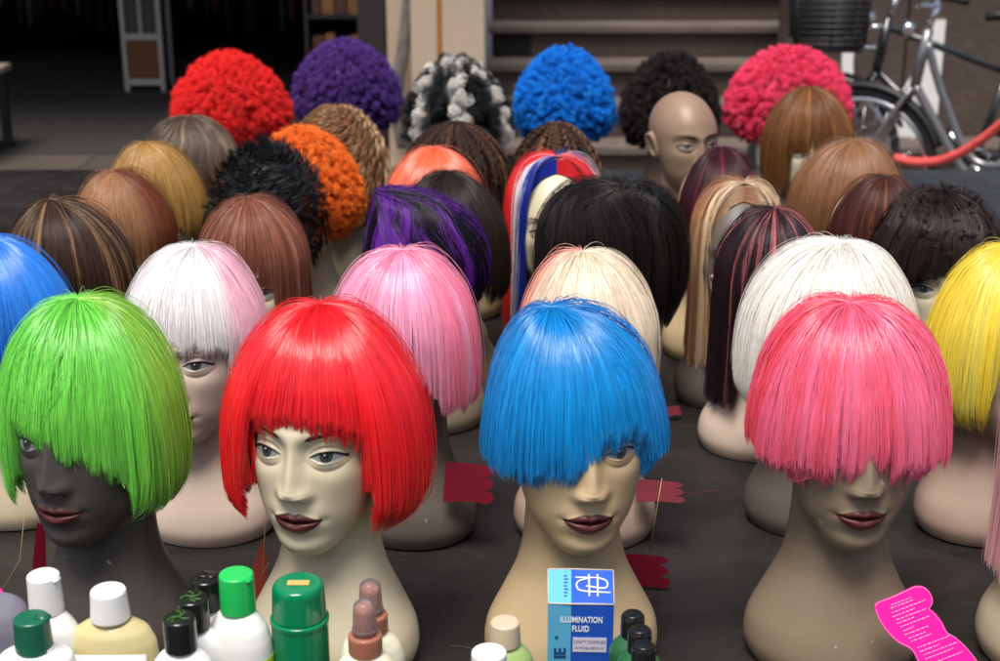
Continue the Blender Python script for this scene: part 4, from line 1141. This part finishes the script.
# ------------------------------------------------------------------ bicycles
RUB = simple('tyre_rubber', (.015, .015, .016), .7); CHR = simple('chrome', (.75, .75, .76), .18, metal=1.0); 
def bicycle(name, label, loc, rz, fm, dutch=True, lean=0.0):
    e = empty(name, loc, rz); e.rotation_euler = (lean, 0, rz); tag(e, label, 'bicycle')
    Rw = .335
    for x in (0, 1.10):
        w = empty('wheel', (x, 0, Rw)); w.parent = e
        def ring(nm, R0, r, m, seg=72):
            bm = bmesh.new()
            pr = [[bm.verts.new(((R0 + r * math.cos(b)) * math.cos(a), r * math.sin(b), (R0 + r * math.cos(b)) * math.sin(a))) for b in [6.283 * q / 10 for q in range(10)]] for a in [6.283 * q / seg for q in range(seg)]]
            for i in range(seg):
                for j in range(10): bm.faces.new((pr[i][j], pr[i][(j + 1) % 10], pr[(i + 1) % seg][(j + 1) % 10], pr[(i + 1) % seg][j]))
            mesh_obj(nm, bm, m, w)
        ring('tyre', Rw - .018, .019, RUB); ring('rim', Rw - .045, .013, CHR)
        bm = bmesh.new()
        for k in range(32):
            a = 6.283 * k / 32; s = .03 * (1 if k % 2 else -1)
            a2 = a + (.5 if k % 4 < 2 else -.5)
            tube(bm, [(.02 * math.cos(a2), s, .02 * math.sin(a2)), ((Rw - .05) * math.cos(a), 0, (Rw - .05) * math.sin(a))], .0014, 4)
        mesh_obj('spokes', bm, CHR, w)
        bm = bmesh.new(); tube(bm, [(0, -.05, 0), (0, .05, 0)], .022, 14); mesh_obj('hub', bm, CHR, w)
    hd = Vector((.24, 0, .93)); hb = Vector((.205, 0, .70)) ; bb = Vector((.66, 0, .29)); st = Vector((.80, 0, .86)) ; sc = Vector((.765, 0, .70)); ra = Vector((1.10, 0, Rw))
    bm = bmesh.new()
    tube(bm, [hb + (hb - hd) * .1, hd], .022, 14)
    if dutch:
        tube(bm, spline([hd - Vector((0, 0, .05)), (.33, 0, .66), (.48, 0, .42), sc * .35 + bb * .65], 8), .017, 12)
        tube(bm, spline([hb, (.31, 0, .55), (.46, 0, .36), bb], 8), .020, 12)
    else:
        tube(bm, [hd - Vector((0, 0, .04)), sc], .016, 12); tube(bm, [hb, bb], .018, 12)
    tube(bm, [bb, sc], .017, 12)
    for s in (-1, 1):
        tube(bm, [bb + Vector((0, s * .03, 0)), ra + Vector((0, s * .06, 0))], .010, 8)
        tube(bm, [sc, ra + Vector((0, s * .06, 0))], .008, 8)
    mesh_obj('frame', bm, fm, e)
    bm = bmesh.new()
    for s in (-1, 1): tube(bm, spline([hb + Vector((-.01, s * .03, -.02)), (.12, s * .055, .55), (.0, s * .055, Rw)], 6), .012, 10)
    tube(bm, [hb + Vector((-.01, -.04, -.02)), hb + Vector((-.01, .04, -.02))], .016, 10)
    mesh_obj('fork', bm, fm, e)
    for x, a0, a1 in ((0, .35, 2.7), (1.10, .2, 2.9)):
        bm = bmesh.new(); Rf = Rw + .022; pr = []
        for q in range(33):
            a = a0 + (a1 - a0) * q / 32
            pr.append([bm.verts.new((x + (Rf + dz) * math.cos(a), yy, Rw + (Rf + dz) * math.sin(a))) for yy, dz in ((-.03, -.012), (-.018, .003), (0, .008), (.018, .003), (.03, -.012))])
        for i in range(32):
            for j in range(4): bm.faces.new((pr[i][j], pr[i][j + 1], pr[i + 1][j + 1], pr[i + 1][j]))
        f = mesh_obj('mudguard', bm, BLK, e); mo = f.modifiers.new('s', 'SOLIDIFY'); mo.thickness = .002
    bm = bmesh.new(); tube(bm, [sc, st + Vector((.01, 0, .05))], .013, 10); mesh_obj('seat_post', bm, CHR, e)
    bm = bmesh.new()
    pr = []
    for q, (xx, ww, zz) in enumerate([(-.15, .018, .0), (-.08, .026, .008), (.0, .045, .006), (.06, .085, .008), (.11, .09, .012), (.13, .06, .008)]):
        pr.append([bm.verts.new((st.x + xx, ww * math.cos(b), st.z + .08 + zz + .022 * math.sin(b))) for b in [6.283 * k / 14 for k in range(14)]])
    for i in range(5):
        for k in range(14): bm.faces.new((pr[i][k], pr[i][(k + 1) % 14], pr[i + 1][(k + 1) % 14], pr[i + 1][k]))
    bm.faces.new(pr[0][::-1]); bm.faces.new(pr[-1]); mesh_obj('saddle', bm, BLK, e)
    bm = bmesh.new()
    tube(bm, [hd, hd + Vector((.03, 0, .10))], .013, 10)
    hp = hd + Vector((.03, 0, .10))
    tube(bm, spline([hp + Vector((.20, -.27, .05)), hp + Vector((.06, -.24, .06)), hp + Vector((-.04, -.12, .01)), hp, hp + Vector((-.04, .12, .01)), hp + Vector((.06, .24, .06)), hp + Vector((.20, .27, .05))], 6), .011, 10)
    hb_ = mesh_obj('handlebar', bm, CHR, e)
    for s in (-1, 1):
        bm = bmesh.new(); tube(bm, [hp + Vector((.10, s * .25, .06)), hp + Vector((.21, s * .272, .05))], .016, 10); mesh_obj('grip', bm, BLK, hb_)
    bm = bmesh.new(); tube(bm, [hd + Vector((-.10, 0, .0)), hd + Vector((-.06, 0, .0))], [.035, .02], 16); mesh_obj('headlight', bm, CHR, e)
    ck = empty('crankset', (0, 0, 0)); ck.parent = e
    bm = bmesh.new()
    seg = 44
    a = [bm.verts.new((bb.x + .085 * math.cos(6.283 * k / seg), -.045, bb.z + .085 * math.sin(6.283 * k / seg))) for k in range(seg)]
    b = [bm.verts.new((bb.x + .070 * math.cos(6.283 * k / seg), -.045, bb.z + .070 * math.sin(6.283 * k / seg))) for k in range(seg)]
    for k in range(seg): bm.faces.new((a[k], a[(k + 1) % seg], b[(k + 1) % seg], b[k]))
    cr = mesh_obj('chainring', bm, CHR, ck); mo = cr.modifiers.new('s', 'SOLIDIFY'); mo.thickness = .004
    bm = bmesh.new(); tube(bm, [bb + Vector((0, -.06, 0)), bb + Vector((.10, -.065, -.13))], .010, 8); tube(bm, [bb + Vector((0, .06, 0)), bb + Vector((-.10, .065, .13))], .010, 8)
    tube(bm, [bb + Vector((0, -.06, 0)), bb + Vector((0, .06, 0))], .018, 12); mesh_obj('crank', bm, CHR, ck)
    for s in (-1, 1):
        boxo('pedal', (bb.x - s * .10 - .04, bb.x - s * .10 + .04, s * .07, s * .15, bb.z + s * .13 - .01, bb.z + s * .13 + .01), BLK, ck, bev=.003)
    bm = bmesh.new()
    for dz in (.072, -.072): tube(bm, [bb + Vector((0, -.045, dz)), ra + Vector((0, -.045, dz * .5))], .004, 6)
    mesh_obj('chain', bm, BLK, e)
    bm = bmesh.new(); tube(bm, [bb + Vector((.05, .04, 0)), (bb.x + .10, .16, .01)], .008, 8); mesh_obj('kickstand', bm, CHR, e)
    return e
GREYP = simple('silver_grey_frame_paint', (.23, .225, .225), .25, metal=.6, coat=.6)
BLKP = simple('black_frame_paint', (.014, .015, .016), .2, coat=.8)
wc = at(861, 166, .335)
b1 = bicycle('bicycle', 'silver grey step through bicycle with a red lock by the stone wall', (wc.x, wc.y, 0), R(-36), GREYP, True)
bicycle('bicycle', 'black bicycle standing behind the silver grey one', (wc.x - .10, wc.y + .30, 0), R(-6), BLKP, False)
b2_ = [o for o in COL.objects if o.name == 'bicycle.001'][0]
bk_ = empty('basket', (-.02, 0, .80)); bk_.parent = b2_
bm = bmesh.new()
for q in range(9):
    z = .03 + q * .026; sx, sy = .13 + .003 * q, .17 + .002 * q
    tube(bm, [(-sx, -sy, z), (sx, -sy, z), (sx, sy, z), (-sx, sy, z), (-sx, -sy, z)], .009, 6)
for sx in (-.14, 0, .14):
    for sy in (-.17, 0, .17):
        if sx or sy: tube(bm, [(sx, sy, .02), (sx * 1.1, sy * 1.08, .26)], .007, 6)
box(bm, -.13, .13, -.17, .17, .0, .02)
mesh_obj('wicker', bm, BLK, bk_)
bm = bmesh.new(); tube(bm, [(.26, 0, .1), (.14, 0, .08)], .012, 8); tube(bm, [(.24, 0, .0), (.10, 0, .0)], .010, 8); mesh_obj('bracket', bm, CHR, bk_)
# red sleeved lock slung between wheel and frame
RED = simple('red_lock_sleeve', (.78, .10, .09), .45, noise=.12, nscale=40, bump=.3, bscale=60)
def bk(x, y, z): return b1.matrix_world @ Vector((x, y, z))
bpy.context.view_layer.update()
lk = empty('bicycle_lock', bk(.3, -.07, 0)); tag(lk, 'thick red sleeved bicycle lock slung in front of the silver grey bicycle', 'lock')
pts = [at(900, 160, .33), at(915, 160.5, .335), at(940, 161, .335), at(962, 153, .37), at(985, 136, .44), at(1001, 122, .50), at(1020, 108, .56)]
yl = wc.y - .32
pts = [Vector(((px - 500) / FPX * zc_, 0, 0)) for px, zc_ in []] or pts
def atY(px, py, Y):
    u = (px - 500) / FPX; v = (330.5 - py) / FPX
    d = Vector((u, CT + v * ST, -ST + v * CT)); t = Y / d.y
    return Vector((0, 0, TZ + HC)) + d * t
pts = [atY(q[0], q[1], wc.y - .10 - (q[0] - 895) * .0035) for q in [(895, 158), (915, 162), (938, 161), (962, 152), (984, 138), (1004, 122), (1020, 112)]]
pts = [p - lk.location for p in spline(pts, 8)]
bm = bmesh.new(); tube(bm, pts, .019, 14); mesh_obj('sleeve', bm, RED, lk)
bm = bmesh.new(); tube(bm, [pts[-1], pts[-1] + Vector((.06, 0, .03))], .03, 14); mesh_obj('lock_barrel', bm, BLK, lk)
# white slabs in the shape of sunlit patches behind the bicycles
WB = simple('sunlit_patch', (.80, .78, .74), .6)
def patch(quad, Y, label):
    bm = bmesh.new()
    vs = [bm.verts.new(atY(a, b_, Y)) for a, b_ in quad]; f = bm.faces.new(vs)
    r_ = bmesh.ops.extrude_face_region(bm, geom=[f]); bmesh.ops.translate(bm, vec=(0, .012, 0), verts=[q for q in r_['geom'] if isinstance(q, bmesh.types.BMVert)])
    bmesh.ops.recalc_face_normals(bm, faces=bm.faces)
    tag(mesh_obj('sunlit_patch', bm, WB, smooth=False), label, 'patch')
patch([(935, 20), (946, 20), (938, 110), (924, 190), (884, 192), (892, 110), (908, 82), (926, 60)], yw - .02, 'tall white board added for sunlight on the wall behind the front bicycle wheel')
patch([(845, 18), (857, 18), (853, 62), (854, 100), (842, 100), (842, 60)], yw - .16, 'narrow white board added for sunlight beside the hot pink afro behind the bicycles')
# ------------------------------------------------------------------ bottles, carton and tags in front
def plastic(name, c, rough=.3, **k): return simple(name, c, rough, coat=.15, **k)
WHT = plastic('white_plastic', (.78, .77, .74), .35); CRM = plastic('cream_plastic', (.74, .70, .52), .38)
BLC = plastic('black_plastic', (.010, .010, .010), .16); DGR = plastic('dark_green_plastic', (.008, .115, .062), .32)
LGR = plastic('bright_green_plastic', (.015, .50, .10), .30); EMG = plastic('emerald_plastic', (.0, .19, .075), .16)
BRN = plastic('copper_brown_plastic', (.34, .125, .075), .34); BEI = plastic('beige_plastic', (.56, .46, .31), .35)
PALEG = plastic('pale_green_plastic', (.30, .42, .14), .35)
LILAC = simple('clear_lilac_plastic', (.62, .60, .72), .12, trans=.75, ior=1.3)
CLR = simple('clear_cap_plastic', (.86, .82, .86), .08, trans=.9, ior=1.25)
OIL = simple('yellow_clear_oil', (.85, .74, .38), .10, trans=.38, ior=1.3)
GRB = simple('green_bottle_plastic', (.02, .11, .035), .15, coat=.4)
LBL = simple('white_label_paper', (.72, .72, .70), .6); OST = simple('orange_sticker', (.82, .38, .12), .6); LIME = simple('lime_label', (.34, .52, .05), .5)
PUR = simple('purple_label', (.14, .06, .22), .5); DKG = simple('green_print_and_reflection', (.03, .09, .02), .5)
GB = 'hair care bottles in front of the mannequins'
def Yat(py, H):  # distance at which height H above the table is seen at row py
    return y_from_top(py, H)
def bottle(px, py, H, parts, label, capw, rz=0.0, sy=.8, name='bottle'):
    """px,py: centre of the cap's top; H: height above the table; parts: (name, material, profile, kwargs)"""
    Y = Yat(py, H); zc = zc_of(Y, H)
    e = empty(name, ((px - 500) / FPX * zc, Y, TZ + .001), R(rz)); tag(e, label, 'bottle', GB)
    for nm, mat, prof, kw in parts:
        bm = bmesh.new(); lathe(bm, rnd(prof), 48, **kw); mesh_obj(nm, bm, mat, e)
    return e
def capprof(r, z0, z1, taper=1.0): return [(r * .96, z0), (r, z0 + .001), (r * taper, z1 - .0015), (r * taper - .0015, z1), (.001, z1)]
def body(r, h, neck, rn, sh=.03): return [(r * .92, 0), (r, .004), (r, h - sh), (r * .97, h - sh * .7), (r * .86, h - sh * .36), (r * .66, h - sh * .12), (rn * 1.12, h), (rn, h + .002), (rn, h + neck)]
def flip_notch(e, r, z, m):
    bm = bmesh.new(); box(bm, r * .2, r * 1.04, -.005, .005, z - .006, z - .0015, bev=.001); mesh_obj('thumb_tab', bm, m, e)
# 1 clear lilac bottle at the edge
bottle(-4, 600, .165, [('bottle_body', LILAC, [(.028, 0), (.030, .003), (.030, .140), (.027, .155), (.018, .163), (.001, .165)], {})], 'clear lilac plastic bottle cut by the edge of the picture', 0)
# 2 white bottle with white flip cap
e = bottle(43, 575, .200, [('bottle_body', WHT, body(.0340, .160, .004, .015, .040), dict(sy=.75)), ('cap', WHT, capprof(.0165, .161, .200, .93), {})], 'white shampoo bottle with a white flip cap and purple print', 0, rz=-20)
flip_notch(e, .0165, .200, WHT)
bm = bmesh.new(); box(bm, .010, .026, -.0285, -.027, .122, .140); mesh_obj('label', bm, PUR, e, smooth=False)
# 3 dark green cap
e = bottle(31, 618, .185, [('bottle_body', WHT, [(.034, 0), (.036, .003), (.036, .135), (.034, .145), (.020, .151), (.018, .152), (.018, .155)], dict(sy=.8)), ('cap', DGR, capprof(.0168, .152, .185, .96), dict(ribs=1, rib=.0004, ribz=(.153, .18)))], 'white bottle with a ribbed dark green cap at the corner', 0)
flip_notch(e, .0168, .1875, DGR)
# 4 clear oil bottle
e = bottle(108, 590, .185, [('bottle_body', OIL, [(.040, 0), (.043, .004), (.044, .108), (.042, .130), (.036, .143), (.024, .151), (.016, .153), (.016, .155)], dict(sy=.62)), ('cap', WHT, [(.0185, .1545), (.0190, .156), (.0180, .168), (.0178, .170), (.0170, .183), (.0155, .185), (.001, .1852)], {})],
           'clear bottle of yellow oil with a white cap and white label', 0)
bm = bmesh.new()
V = []
for q in range(21):
    a = -1.9 + (3.8 - 2 * 1.0 * 0) * q / 20 * .74 + .5
    a = -math.pi / 2 + (q / 20 - .5) * 1.9
    zt = .124 + .006 * math.sin(math.pi * q / 20)
    V.append((bm.verts.new((.0445 * math.cos(a), .0283 * math.sin(a), .03)), bm.verts.new((.0443 * math.cos(a), .0282 * math.sin(a), .105)), bm.verts.new((.0438 * math.cos(a), .0280 * math.sin(a), zt))))
for q in range(20):
    for s in range(2): bm.faces.new((V[q][s], V[q + 1][s], V[q + 1][s + 1], V[q][s + 1]))
lb = mesh_obj('label', bm, LBL, e); mo = lb.modifiers.new('s', 'SOLIDIFY'); mo.thickness = .0004
bm = bmesh.new()
for q in range(10):
    a = 6.283 * q / 10; tube(bm, [(-.012, -.0296, .112), (-.012 + .004 * math.cos(a), -.0300, .112 + .0045 * math.sin(a))], .0006, 5)
mesh_obj('leaf_print', bm, DKG, e)
# 5-7 three black capped bottles
for px, py, lab, cc in ((179, 618, 'white bottle with a black cap, nearest of the three black capped ones', 1), (192, 598, 'white bottle with a black cap, middle of the three black capped ones', 1), (206, 578, 'white bottle with a black cap, rearmost beside the bright green cap', 0)):
    e = bottle(px, py, .180, [('bottle_body', WHT, body(.031, .146, .003, .014, .034), dict(sy=.7)), ('cap', BLC, capprof(.0152, .147, .180, 1.0), {})], lab, 0)
    bm = bmesh.new()   # raised strips standing in for a green reflection on the cap top
    rr = random.Random(px)
    for q in range(5):
        a = 6.283 * q / 5 + rr.random(); tube(bm, spline([(0, 0, .1803), (.006 * math.cos(a), .006 * math.sin(a), .1806), (.011 * math.cos(a + .5), .011 * math.sin(a + .5), .1803)], 4), .0011, 6)
    mesh_obj('cap_reflection', bm, DKG if cc else BLC, e)
# 8 bright green cap
e = bottle(236, 574, .200, [('bottle_body', WHT, body(.0335, .160, .003, .0155, .040), dict(sy=.8)), ('cap', LGR, capprof(.0172, .161, .200, .96), {})], 'white bottle with a bright green flip cap and lime label', 0, rz=-30)
flip_notch(e, .0172, .200, LGR)
bm = bmesh.new(); lathe(bm, [(.0338, .02), (.0341, .021), (.0341, .117), (.0338, .118)], 48, sy=.8); lb = mesh_obj('label', bm, LIME, e)
# 9 big emerald container
e = bottle(298, 584, .185, [('bottle_body', EMG, [(.026, 0), (.0275, .003), (.0275, .142), (.0285, .146), (.0285, .149), (.026, .150)], {}), ('cap', EMG, [(.0262, .1495), (.0262, .153), (.0250, .180), (.0236, .184), (.0215, .1855), (.001, .1857)], {})], 'emerald green container with an orange price sticker on its lid', 0)
bm = bmesh.new(); box(bm, -.010, .011, -.006, .003, .1860, .1864); mesh_obj('price_sticker', bm, OST, e, smooth=False)
# 10-11 spray bottles
for px, py, lab in ((364, 602, 'cream spray bottle with copper brown collar and clear cap, the nearer of two'), (370, 582, 'cream spray bottle with copper brown collar and clear cap, the farther of two')):
    e = bottle(px, py, .200, [('bottle_body', CRM, body(.032, .146, .003, .014, .034), dict(sy=.85)), ('collar', BRN, [(.0150, .147), (.0155, .148), (.0155, .164), (.0150, .1655), (.012, .1665), (.010, .167)], dict(ribs=1, rib=.0003, ribz=(.148, .164))),
        ('nozzle', BRN, [(.0085, .1665), (.0085, .182), (.0075, .190), (.006, .193), (.001, .1935)], {}), ('clear_cap', CLR, [(.0122, .1665), (.0122, .172), (.0112, .173), (.0105, .190), (.0095, .197), (.006, .2), (.001, .2002)], {})], lab, 0)
# 12-13
bottle(505, 622, .165, [('bottle_body', PALEG, body(.029, .140, .003, .0135, .03), dict(sy=.8)), ('cap', BEI, capprof(.0148, .141, .165, .94), dict(ribs=1, rib=.0003, ribz=(.142, .16)))], 'pale green bottle with a beige cap beside the blue carton', 0)
bottle(489, 652, .165, [('bottle_body', WHT, body(.030, .140, .003, .0150, .03), dict(sy=.8)), ('cap', WHT, capprof(.0165, .141, .165, .97), {})], 'white bottle with a white cap at the bottom edge left of the carton', 0)
# 15-17 dark green bottles with black caps right of the carton
for px, py, lab in ((633, 614, 'dark green bottle with glossy black cap, rearmost beside the carton'), (640, 629, 'dark green bottle with glossy black cap, middle one beside the carton'), (644, 645, 'dark green bottle with glossy black cap, nearest one beside the carton')):
    bottle(px, py, .165, [('bottle_body', GRB, body(.022, .140, .003, .011, .02), dict(sy=.8)), ('cap', BLC, [(.0108, .141), (.0114, .142), (.0114, .160), (.0104, .163), (.0098, .1615), (.009, .1650), (.001, .1652)], {})], lab, 0)

# the blue carton
BLU = simple('royal_blue_print', (.012, .085, .48), .38, coat=.2, noise=.06); LBLU = simple('sky_blue_print', (.10, .42, .66), .4, coat=.2, noise=.06)
INK = simple('white_ink', (.85, .86, .88), .5); NAVY = simple('navy_ink', (.012, .05, .22), .5); TAPE = simple('pale_label', (.62, .60, .72), .5); CARD = simple('bare_card', (.60, .50, .42), .8)
GREYI = simple('grey_ink', (.20, .18, .30), .6)
def text(name, body_, size, mat, parent, loc, rot=(math.pi / 2, 0, 0), sx=1.0, bold=0.0):
    cu = bpy.data.curves.new(name, 'FONT'); cu.body = body_; cu.size = size; cu.align_x = 'CENTER'; cu.align_y = 'CENTER'; cu.extrude = .00012; cu.offset = bold
    cu.materials.append(mat); cu.resolution_u = 3
    t_ = bpy.data.objects.new(name, cu); COL.objects.link(t_)
    dg = bpy.context.evaluated_depsgraph_get()
    me = bpy.data.meshes.new_from_object(t_.evaluated_get(dg)); me.name = name
    bpy.data.objects.remove(t_); bpy.data.curves.remove(cu)
    o = bpy.data.objects.new(name, me); link(o, parent); o.location = loc; o.rotation_euler = rot; o.scale = (sx, 1, 1)
    if not me.materials: me.materials.append(mat)
    return o
def carton():
    H = .150; Y = Yat(606, H); zc = zc_of(Y, H); W = 66 * zc / FPX / 2; D = .044
    e = empty('carton', ((581 - 500) / FPX * zc, Y, TZ + .001), R(-2)); tag(e, 'blue illumination fluid carton with an open topped flap and pale blue strip', 'carton')
    s = -W + W * 2 * .355      # border between the pale strip and the blue
    boxo('front_panel', (s, W, 0, D, 0, H), BLU, e); boxo('pale_strip', (-W, s - .0001, -.0001, D, 0, H), LBLU, e)
    # lid flap sloping back
    T = Matrix.Translation((0, .0006, H + .0018)) @ Matrix.Rotation(R(24), 4, 'X')
    lid = empty('lid', (0, 0, 0)); lid.parent = e; lid.matrix_local = T
    Ld = .041
    boxo('lid_panel', (s, W, 0, Ld, -.0008, 0), BLU, lid); boxo('lid_strip', (-W, s - .0001, 0, Ld, -.0009, .00005), LBLU, lid)
    bm = bmesh.new(); 
    tube(bm, [(-W, -.0004, -.0006), (-W * .3, -.0010, -.0003), (.2 * W, -.0004, -.0007), (W, -.0008, -.0004)], .0008, 6)
    tube(bm, [(-W, Ld, 0), (-.3 * W, Ld + .0004, .0003), (W, Ld, 0)], .0007, 6); tube(bm, [(-W, 0, 0), (-W - .0006, Ld, 0)], .0005, 6); tube(bm, [(W, 0, 0), (W + .0004, Ld, 0)], .0005, 6)
    mesh_obj('worn_edge', bm, CARD, lid)
    # emblem: looped monogram of white bars
    bm = bmesh.new(); cx = (s + W) / 2; cy = Ld * .52; z = .0006
    k = .00085
    ex, ey = W * .50, Ld * .17
    tube(bm, [(cx - W * .52, cy + Ld * .23, z), (cx + W * .18, cy + Ld * .23, z)], k, 6)
    tube(bm, spline([(cx + W * .18, cy + Ld * .23, z), (cx + W * .42, cy + Ld * .15, z), (cx + W * .46, cy + .0, z), (cx + W * .32, cy - Ld * .08, z), (cx - W * .2, cy - Ld * .02, z)], 5), k, 6)
    tube(bm, spline([(cx - W * .1, cy + Ld * .22, z), (cx - W * .42, cy + Ld * .12, z), (cx - W * .48, cy - Ld * .04, z), (cx - W * .3, cy - Ld * .17, z), (cx + W * .55, cy - Ld * .21, z)], 5), k, 6)
    for dx in (-.10, .16): tube(bm, [(cx + W * dx, cy + Ld * .33, z), (cx + W * dx, cy - Ld * .33, z)], k * 1.1, 6)
    mesh_obj('emblem', bm, INK, lid)
    bm = bmesh.new()
    for q in range(7): box(bm, -W * .52, -W * .42 + (q % 3) * .0006, Ld * (.18 + .10 * q), Ld * (.22 + .10 * q), 0.0001, .0004)
    mesh_obj('strip_print', bm, NAVY, lid, smooth=False)
    text('title', 'ILLUMINATION', .0092, INK, e, (W * .02, -.0004, H - .0165), sx=.66, bold=.00018)
    text('title', 'FLUID', .0092, INK, e, (.0 + W * .0, -.0004, H - .0265), sx=.70, bold=.00018)
    boxo('pale_label', (s + .002, W * .80, -.0007, -.0003, H - .052, H - .036), TAPE, e)
    text('label_print', 'LIMA\u2122 COMPLEX', .0046, GREYI, e, ((s + W * .8 + .002) / 2, -.0009, H - .0405), sx=.86)
    text('label_print', '& Wheat Germ oil', .0043, GREYI, e, ((s + W * .8 + .002) / 2, -.0009, H - .0470), sx=.86)
    text('strip_letters', 'IE', .016, NAVY, e, (-W * .60, -.0005, H - .054), rot=(math.pi / 2, -math.pi / 2, 0), bold=.0005)
    text('strip_letters', '\u00ae', .005, NAVY, e, (-W * .72, -.0005, H - .036), rot=(math.pi / 2, -math.pi / 2, 0))
carton()

# ------------------------------------------------------------------ cardboard tags on gold threads
CRIM = simple('crimson_card', (.11, .002, .012), .5, spec=.12); PINK = simple('magenta_card', (.86, .012, .33), .4, coat=.3); RUST = simple('rust_red_card', (.22, .022, .012), .35, coat=.3)
GOLD = simple('gold_thread', (.42, .30, .14), .35, metal=.4); PTXT = simple('pale_pink_ink', (.90, .50, .68), .5)
GT = 'cardboard tags hanging from the wigs'
def tagcard(quadfn, pts, mat, label, M, th=.0007, thread=None, group=True):
    e = empty('wig_tag', M.to_translation()); tag(e, label, 'tag', GT)
    e.matrix_world = M
    bm = bmesh.new(); extrude_poly(bm, pts, th); o = mesh_obj('card', bm, mat, e, smooth=False)
    if thread:
        Mi = M.inverted()
        bm = bmesh.new(); tube(bm, [Mi @ Vector(p) for p in thread], .0005, 5); mesh_obj('thread', bm, GOLD, e)
    return e
def scallop(L, Hh, n=3, flip=False):
    """card with a straight top edge and a scalloped end: local x right, y up"""
    P = [(0, 0), (0, Hh)]
    P += [(L * .25, Hh * 1.02), (L * .55, Hh * 1.0), (L * .80, Hh * .96)]
    for k in range(9): 
        a = math.pi * .5 - math.pi * k / 8 * 1.0; P.append((L * .82 + L * .17 * math.cos(a) , Hh * .82 + Hh * .13 * math.sin(a)))
    for k in range(8):
        a = math.pi * .4 - math.pi * k / 7 * .9; P.append((L * .80 + L * .20 * math.cos(a), Hh * .50 + Hh * .17 * math.sin(a)))
    for k in range(8):
        a = math.pi * .35 - math.pi * k / 7 * .8; P.append((L * .86 + L * .16 * math.cos(a), Hh * .16 + Hh * .16 * math.sin(a)))
    P += [(L * .5, Hh * .05)]
    return P
def cardmat(px, py, Y, yaw, pitch, roll):
    return Matrix.Translation(atY(px, py, Y)) @ Matrix.Rotation(R(yaw), 4, 'Z') @ Matrix.Rotation(R(pitch), 4, 'X') @ Matrix.Rotation(R(roll), 4, 'Z')
# px,py = lower-left corner as seen
tagcard(None, scallop(.062, .050), CRIM, 'crimson scalloped tag between the red bob and the blue bowl cut', cardmat(443, 502, 1.66, 0, 62, -3), thread=[atY(446, 458, 1.69), atY(444, 395, 1.69)])
tagcard(None, scallop(.060, .030), CRIM, 'crimson scalloped tag seen nearly edge on under the right side of the blue bowl cut', cardmat(636, 502, 1.66, 0, 42, -2))
tagcard(None, scallop(.064, .040), CRIM, 'largest crimson scalloped tag resting beside the tan mannequin neck', cardmat(616, 588, 1.56, 0, 66, 0), thread=[atY(650, 551, 1.575), atY(662, 478, 1.60)])
tagcard(None, scallop(.022, .016), CRIM, 'small crimson tag corner peeping out above the right side of the blue wig', cardmat(668, 417, 2.1, 0, 50, 10))
tagcard(None, [(0, .0), (.006, .03), (.022, .064), (.024, .040), (.020, .012), (.012, -.018), (.0, -.03)], RUST, 'rust red pointed tag hanging on a gold thread beside the bright green cap', cardmat(250, 597, 1.47, 20, 72, 0), thread=[atY(269, 562, 1.47), atY(262, 575, 1.47), atY(268, 480, 1.50)])
tagcard(None, [(0, .0), (.004, .04), (.014, .085), (.022, .080), (.018, .03), (.020, -.02), (.008, -.03)], CRIM, 'narrow crimson tag hanging in front of the dark brown neck', cardmat(33, 598, 1.47, 20, 72, 0), thread=[atY(28, 480, 1.50), atY(20, 560, 1.48), atY(2, 590, 1.46)])
tagcard(None, [(0, 0), (0, .05), (.012, .036), (.020, .018), (.014, 0)], PINK, 'corner of a magenta tag behind the clear lilac bottle', cardmat(-6, 630, 1.40, 0, 60, 0))
def pinktag():
    Y = 1.33
    M = cardmat(872, 601, Y, 0, 68, 0)
    def L(px, py):   # photograph pixel to the plane of the card
        inv = M.inverted(); o = inv @ Vector((0, 0, TZ + HC)); p = inv @ atY(px, py, Y); d = p - o
        q = o + d * (-o.z / d.z); return (q.x, q.y)
    out = [(874, 606), (877, 602), (890, 597), (905, 590), (914, 586), (922, 586), (928, 590), (932, 597), (932, 603), (929, 608), (934, 612), (942, 622), (947, 632), (955, 637), (966, 647), (978, 662), (990, 678), (980, 690), (940, 690), (930, 680), (918, 662), (911, 650), (896, 641), (884, 628), (877, 616)]
    sp = spline([(*L(*p), 0) for p in out + out[:1]], 4)[:-1]
    e = tagcard(None, [(p.x, p.y) for p in sp], PINK, 'magenta wavy edged tag with pale printed lines beside the olive neck', M, th=.0008)
    # printed lines too small to read, as broken dashes
    bm = bmesh.new(); rr = random.Random(3)
    rows = [(891, 605, 20), (890, 608.5, 23), (891, 613, 34), (892, 617, 22), (896, 620, 30), (897, 623.5, 17), (900, 627, 29), (903, 631, 10), (904, 635, 24), (908, 638.5, 17), (911, 641.5, 20), (917, 648, 32), (919, 652, 20), (923, 655, 34), (925, 659, 28), (930, 664, 32)]
    for x, y, w in rows:
        xx = x
        while xx < x + w:
            ww = rr.uniform(1.2, 4.2); yy = y - (xx - x) * .38
            a = Vector((*L(xx, yy), .0010)); b_ = Vector((*L(min(xx + ww, x + w), yy - ww * .38), .0010))
            tube(bm, [a, b_], .00042, 4); xx += ww + .9
    mesh_obj('printed_lines', bm, PTXT, e)
    # pale rim line inside the edge
    bm = bmesh.new(); c = sum(((p) for p in sp), Vector()) / len(sp)
    tube(bm, [p + (c - p).normalized() * .0012 + Vector((0, 0, .0009)) for p in sp], .00022, 4, cap=False); mesh_obj('rim_line', bm, PTXT, e)
pinktag()
make_camera(); make_light()
scene.render.resolution_x = 1024; scene.render.resolution_y = 677
